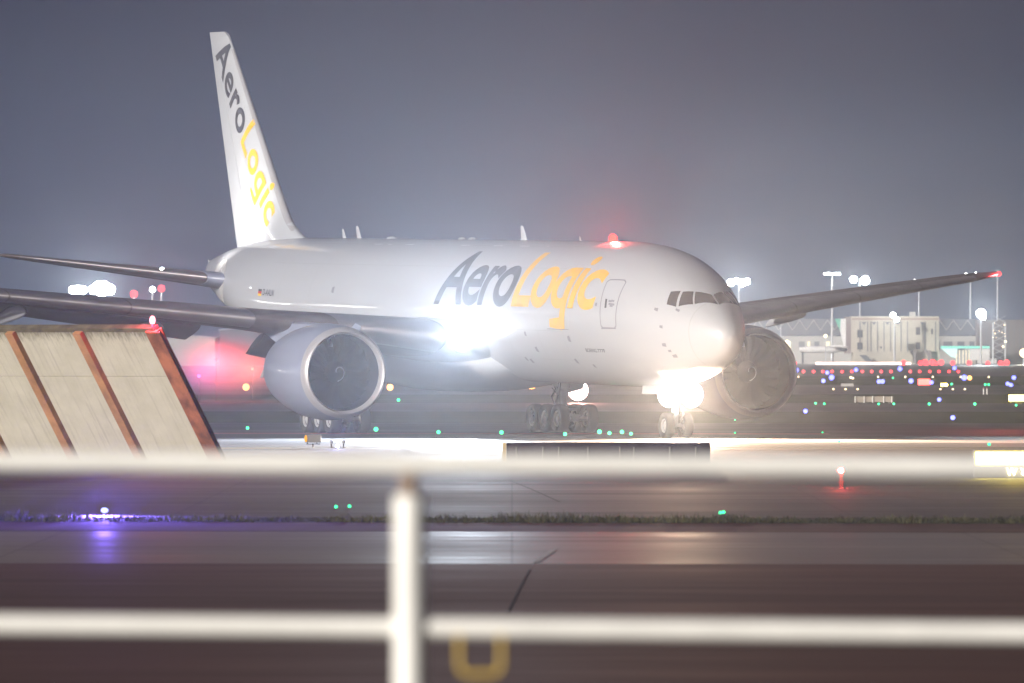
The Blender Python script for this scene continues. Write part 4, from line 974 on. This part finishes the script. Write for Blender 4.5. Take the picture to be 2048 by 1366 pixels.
# parked aircraft tail
pt = place('parked_airplane', 1665, 'parked airliner, white with a green and white tail, left of the cream building', 'airplane', DB - 25)
X4 = lambda u: (u - 1665) * kb
def prism(mb, pts, y0, y1, mi=None):
    n = len(pts); vs = [(x, y0, z) for x, z in pts] + [(x, y1, z) for x, z in pts]
    mb.add(vs, [tuple(range(n)), tuple(range(2 * n - 1, n - 1, -1))] + [(i, n + i, n + (i + 1) % n, (i + 1) % n) for i in range(n)], mi)
mb = MB(); prism(mb, [(X4(1663.5), bzw(638)), (X4(1675), bzw(638)), (X4(1674), bzw(662))], -.25, .25, 0); prism(mb, [(X4(1675.03), bzw(638)), (X4(1685.5), bzw(638)), (X4(1685.5), bzw(694)), (X4(1680.5), bzw(691)), (X4(1674.03), bzw(662))], -.25, .25, 1); mb.build('tail_fin', [M['tailgreen'], M['tailwhite']], pt)
mb = MB(); rings = []
for t in range(13):
    q = t / 12; u = 1688 - 95 * q; r = 7.5 * kb * (min(1, .35 + q * 2.2) if q < .9 else .75)
    rings.append([(X4(u), r * math.cos(a), bzw(699) + r * .9 * math.sin(a)) for a in [2 * math.pi * i / 16 for i in range(16)]])
mb.loft(rings); mb.build('fuselage', M['tailwhite'], pt, True)
for u in (1600, 1660):
    mb = MB(); mb.tube((X4(u), 0, 0), (X4(u), 0, bzw(704)), .3, n=8); mb.build('landing_gear', M['dark'], pt)
mb = MB(); prism(mb, [(X4(1644), bzw(691.5)), (X4(1672), bzw(690)), (X4(1690), bzw(693.5)), (X4(1660), bzw(694))], -9, -1.2); mb.build('tailplane', M['tailwhite'], pt)
# vehicle light trail on the apron, built as a glowing box on made-up feet
st = place('vehicle_light_trail', 1695, 'long thin white and red vehicle light trail low in front of the cream building', 'light trail', DB - 120)
ks2 = (DB - 120) / FPX; mb = MB(); mb.box((0, 0, CAM_H - (728 - HOR) * ks2), (190 * ks2, .8, 6.5 * ks2)); mb.build('tube', E_['strip'], st)
mb = MB()
for x in (-12, -4, 4, 12): mb.tube((x, .2, 0), (x, .2, .4), .1, n=8)
mb.build('added_trail_feet', M['dark'], st)
# low far sheds on the left, seen between the deflector and the engine
for (u0, u1, v0, m, lab, dy) in ((330, 430, 672, 'hallpale', 'low pale shed blurred behind the deflector corner', 0), (440, 560, 655, 'hall', 'grey shed blurred behind the engine exhaust', 30), (560, 900, 688, 'hall', 'long low shed hidden mostly by the near engine', 60), (-40, 340, 690, 'hall', 'low dark shed far behind the blast deflector', 20), (900, 1480, 700, 'hall', 'very low far shed behind the fuselage', 80)):
    yy = 2300 + dy; kk = yy / FPX; o = empty('shed', ((u0 + u1 - 2048) / 2 * kk, yy, 0)); tag(o, lab, 'building')
    hh = CAM_H - (v0 - HOR) * kk; w = (u1 - u0) * kk; mb = MB(); prism(mb, [(-w/2, 0), (w/2, 0), (w/2, hh * .92), (0, hh), (-w/2, hh * .92)], 0, 25); mb.build('wall', M[m], o)
    mb = MB(); prism(mb, [(-w/2 - .4, hh * .92 + .05), (0, hh + .05), (w/2 + .4, hh * .92 + .05), (w/2 + .4, hh * .92 + .3), (0, hh + .3), (-w/2 - .4, hh * .92 + .3)], -.5, 25.5); mb.build('roof', M['steel'], o)

# ------------------------------------------------------------------ FLOODLIGHT MASTS
def mast(u, v, y, heads, label, glow=0, color=(.92, .98, 1), polew=.22, em='flood', base_v=None):
    kk = y / FPX; top = CAM_H - (v - HOR) * kk; o = empty('floodlight_mast', ((u - 1024) * kk, y, 0)); tag(o, label, 'floodlight')
    mb = MB(); mb.tube((0, 0, 0), (0, 0, top), polew * 1.6, polew, 10); mb.build('pole', M['steel'], o, True)
    xs = [h[0] * kk for h in heads]
    mb = MB(); mb.box((0, 0, top), (max(.6, max(xs) - min(xs)), .25, .2)); mb.build('crossarm', M['steel'], o)
    for (du, dv, r) in heads:
        mb = MB(); mb.ball((du * kk, -.3, top - dv * kk), r * kk, 14, 8, sc=(1, .5, 1)); mb.build('lamp_head', E_[em], o, True)
    if glow:
        lamp('flood_glow', o, (sum(xs) / len(xs), -1.2, top), glow * .32, color, 'SPOT', .8, aim=Vector((-(u - 1024) * kk, -y, -6)), size=70, blend=.5)
mast(1478, 565, 2700, [(-16, 0, 7), (-5, -4, 5), (6, 1, 7), (16, -2, 6)], 'floodlight mast glaring right beside the nose of the aircraft', 7e5)
mast(1664, 547.5, 2720, [(d, 0, 2.2) for d in (-14, -9, -4, 4, 9, 14)], 'floodlight mast with a flat T of six small lamps', 0, em='white')
mast(1720, 560, 2740, [(-13, -1, 7), (10, 1, 8.5)], 'floodlight mast with two big round lamps above the far wing', 4e5)
mast(1838, 561, 2760, [(-8, 0, 2), (3, 0, 2)], 'slim mast whose small lamps just clear the far wing', 0, em='white')
mast(1941, 550, 2770, [(-9, 0, 3), (11, -2, 3)], 'slim mast left of the wing tip, two lamps on the wing line', 0, em='white')
mast(1995, 540, 2790, [(-6, 8, 2.0), (3, 8, 2.0)], 'slim mast behind the far wing tip', 0, em='white')
mast(1962, 627, 2450, [(0, 0, 9), (5, 8, 4)], 'lower floodlight glaring white beside the lattice tower', 6e5)
mast(1562, 634, 2500, [(0, 0, 4.5)], 'single street floodlight between the far wing and engine', 1e5, em='white')
mast(1789, 630, 2690, [(-3, 0, 5), (4, 9, 4.5)], 'twin floodlight over the roof of the cream building', 1e5)
mast(2048, 706, 2500, [(0, 0, 9)], 'yellowish lamp at the right picture edge', 1.5e5, (1, .95, .7), em='warm')
mast(160, 579, 1900, [(-14, 1, 8), (-4, 0, 8), (6, 1, 8)], 'floodlight cluster far left above the wing, smaller of two', 2.5e5)
mast(203, 576, 1920, [(-16, 3, 9), (-6, -3, 10), (5, -3, 11), (16, 3, 11), (0, 8, 10)], 'largest floodlight cluster far left above the wing', 5e5)
mast(305, 579, 1950, [(0, 0, 5.5)], 'small white lamp mast beside a red one, far left', 0, em='white')
mast(323, 577, 1940, [(0, 0, 7)], 'red lamp mast nearest the tail, far left', 6e4, (1, .05, .08), em='red')
mast(268, 588, 1930, [(0, 0, 7.5)], 'red lamp mast just above the near wing, far left', 6e4, (1, .05, .08), em='red')
for (u, v, r, lab, em) in ((1574, 684, 4, 'round lamp low on the hall left of the parked tail', 'warm'), (1651, 672, 3.4, 'round lamp on the hall beside the parked tail', 'warm')):
    mast(u, v, 2600, [(0, 0, r)], lab, 0, em=em, polew=.12)

# ------------------------------------------------------------------ added volume behind the near engine, spreading lamp light in place of heat shimmer
mc = P(448, 735, 640); mb = MB(); mb.ball((0, 0, 0), 1.0, 32, 20, sc=(6.0, 4.5, 2.9))
blur_volume = mb.build('blur_volume', [], None, True, loc=(mc.x, mc.y, max(1.8, mc.z))); tag(blur_volume, kind='stuff')
mm = bpy.data.materials.new('exhaust_blur'); mm.use_nodes = True; nt = mm.node_tree; nt.nodes.remove(nt.nodes['Principled BSDF'])
pv = nt.nodes.new('ShaderNodeVolumePrincipled'); pv.inputs['Color'].default_value = (.95, .95, 1, 1); pv.inputs['Density'].default_value = .22; pv.inputs['Anisotropy'].default_value = .3
to = nt.nodes.new('ShaderNodeTexCoord'); mpn = nt.nodes.new('ShaderNodeMapping'); mpn.inputs['Scale'].default_value = (1/6.0, 1/4.5, 1/2.9); gr = nt.nodes.new('ShaderNodeTexGradient'); gr.gradient_type = 'SPHERICAL'
mul = nt.nodes.new('ShaderNodeMath'); mul.operation = 'POWER'; mul.inputs[1].default_value = 1.6; mu2 = nt.nodes.new('ShaderNodeMath'); mu2.operation = 'MULTIPLY'; mu2.inputs[1].default_value = .30
nt.links.new(to.outputs['Object'], mpn.inputs[0]); nt.links.new(mpn.outputs[0], gr.inputs[0]); nt.links.new(gr.outputs['Fac'], mul.inputs[0]); nt.links.new(mul.outputs[0], mu2.inputs[0]); nt.links.new(mu2.outputs[0], pv.inputs['Density'])
nt.links.new(pv.outputs[0], nt.nodes['Material Output'].inputs['Volume']); blur_volume.data.materials.append(mm)
for (u, v, d, c, en, lab) in ((432, 720, 640, (1, .09, .11), 2300, 'large blurred red light left of the near engine'), (505, 738, 640, (1, .20, .14), 1100, 'blurred pinkish red light hard against the near engine'),
                             (398, 752, 640, (.62, .20, 1), 300, 'blurred violet light beside the edge of the deflector')):
    p = P(u, v, d); o = empty('blurred_lamp', (p.x, p.y, 0)); tag(o, lab, 'lamp')
    mb = MB(); mb.ball((0, 0, p.z), .10, 12, 8); mb.build('lens', emit('blur_lens_%d' % u, c, 3), o, True)
    mb = MB(); mb.tube((0, .1, 0), (0, .1, p.z), .02); mb.build('stand', M['dark'], o)
    lamp('blur_glow', o, (0, -.3, p.z), en, c, rad=1.3)

# ------------------------------------------------------------------ HAZE
hm = bpy.data.materials.new('night_haze'); hm.use_nodes = True; nt = hm.node_tree; nt.nodes.remove(nt.nodes['Principled BSDF'])
pv = nt.nodes.new('ShaderNodeVolumePrincipled'); pv.inputs['Color'].default_value = (.80, .88, 1, 1); pv.inputs['Density'].default_value = 1.4e-4; pv.inputs['Anisotropy'].default_value = .75
nt.links.new(pv.outputs[0], nt.nodes['Material Output'].inputs['Volume'])
mb = MB(); mb.box((0, 1950, 34), (7000, 5100, 70)); hz = mb.build('haze', hm); tag(hz, kind='stuff')
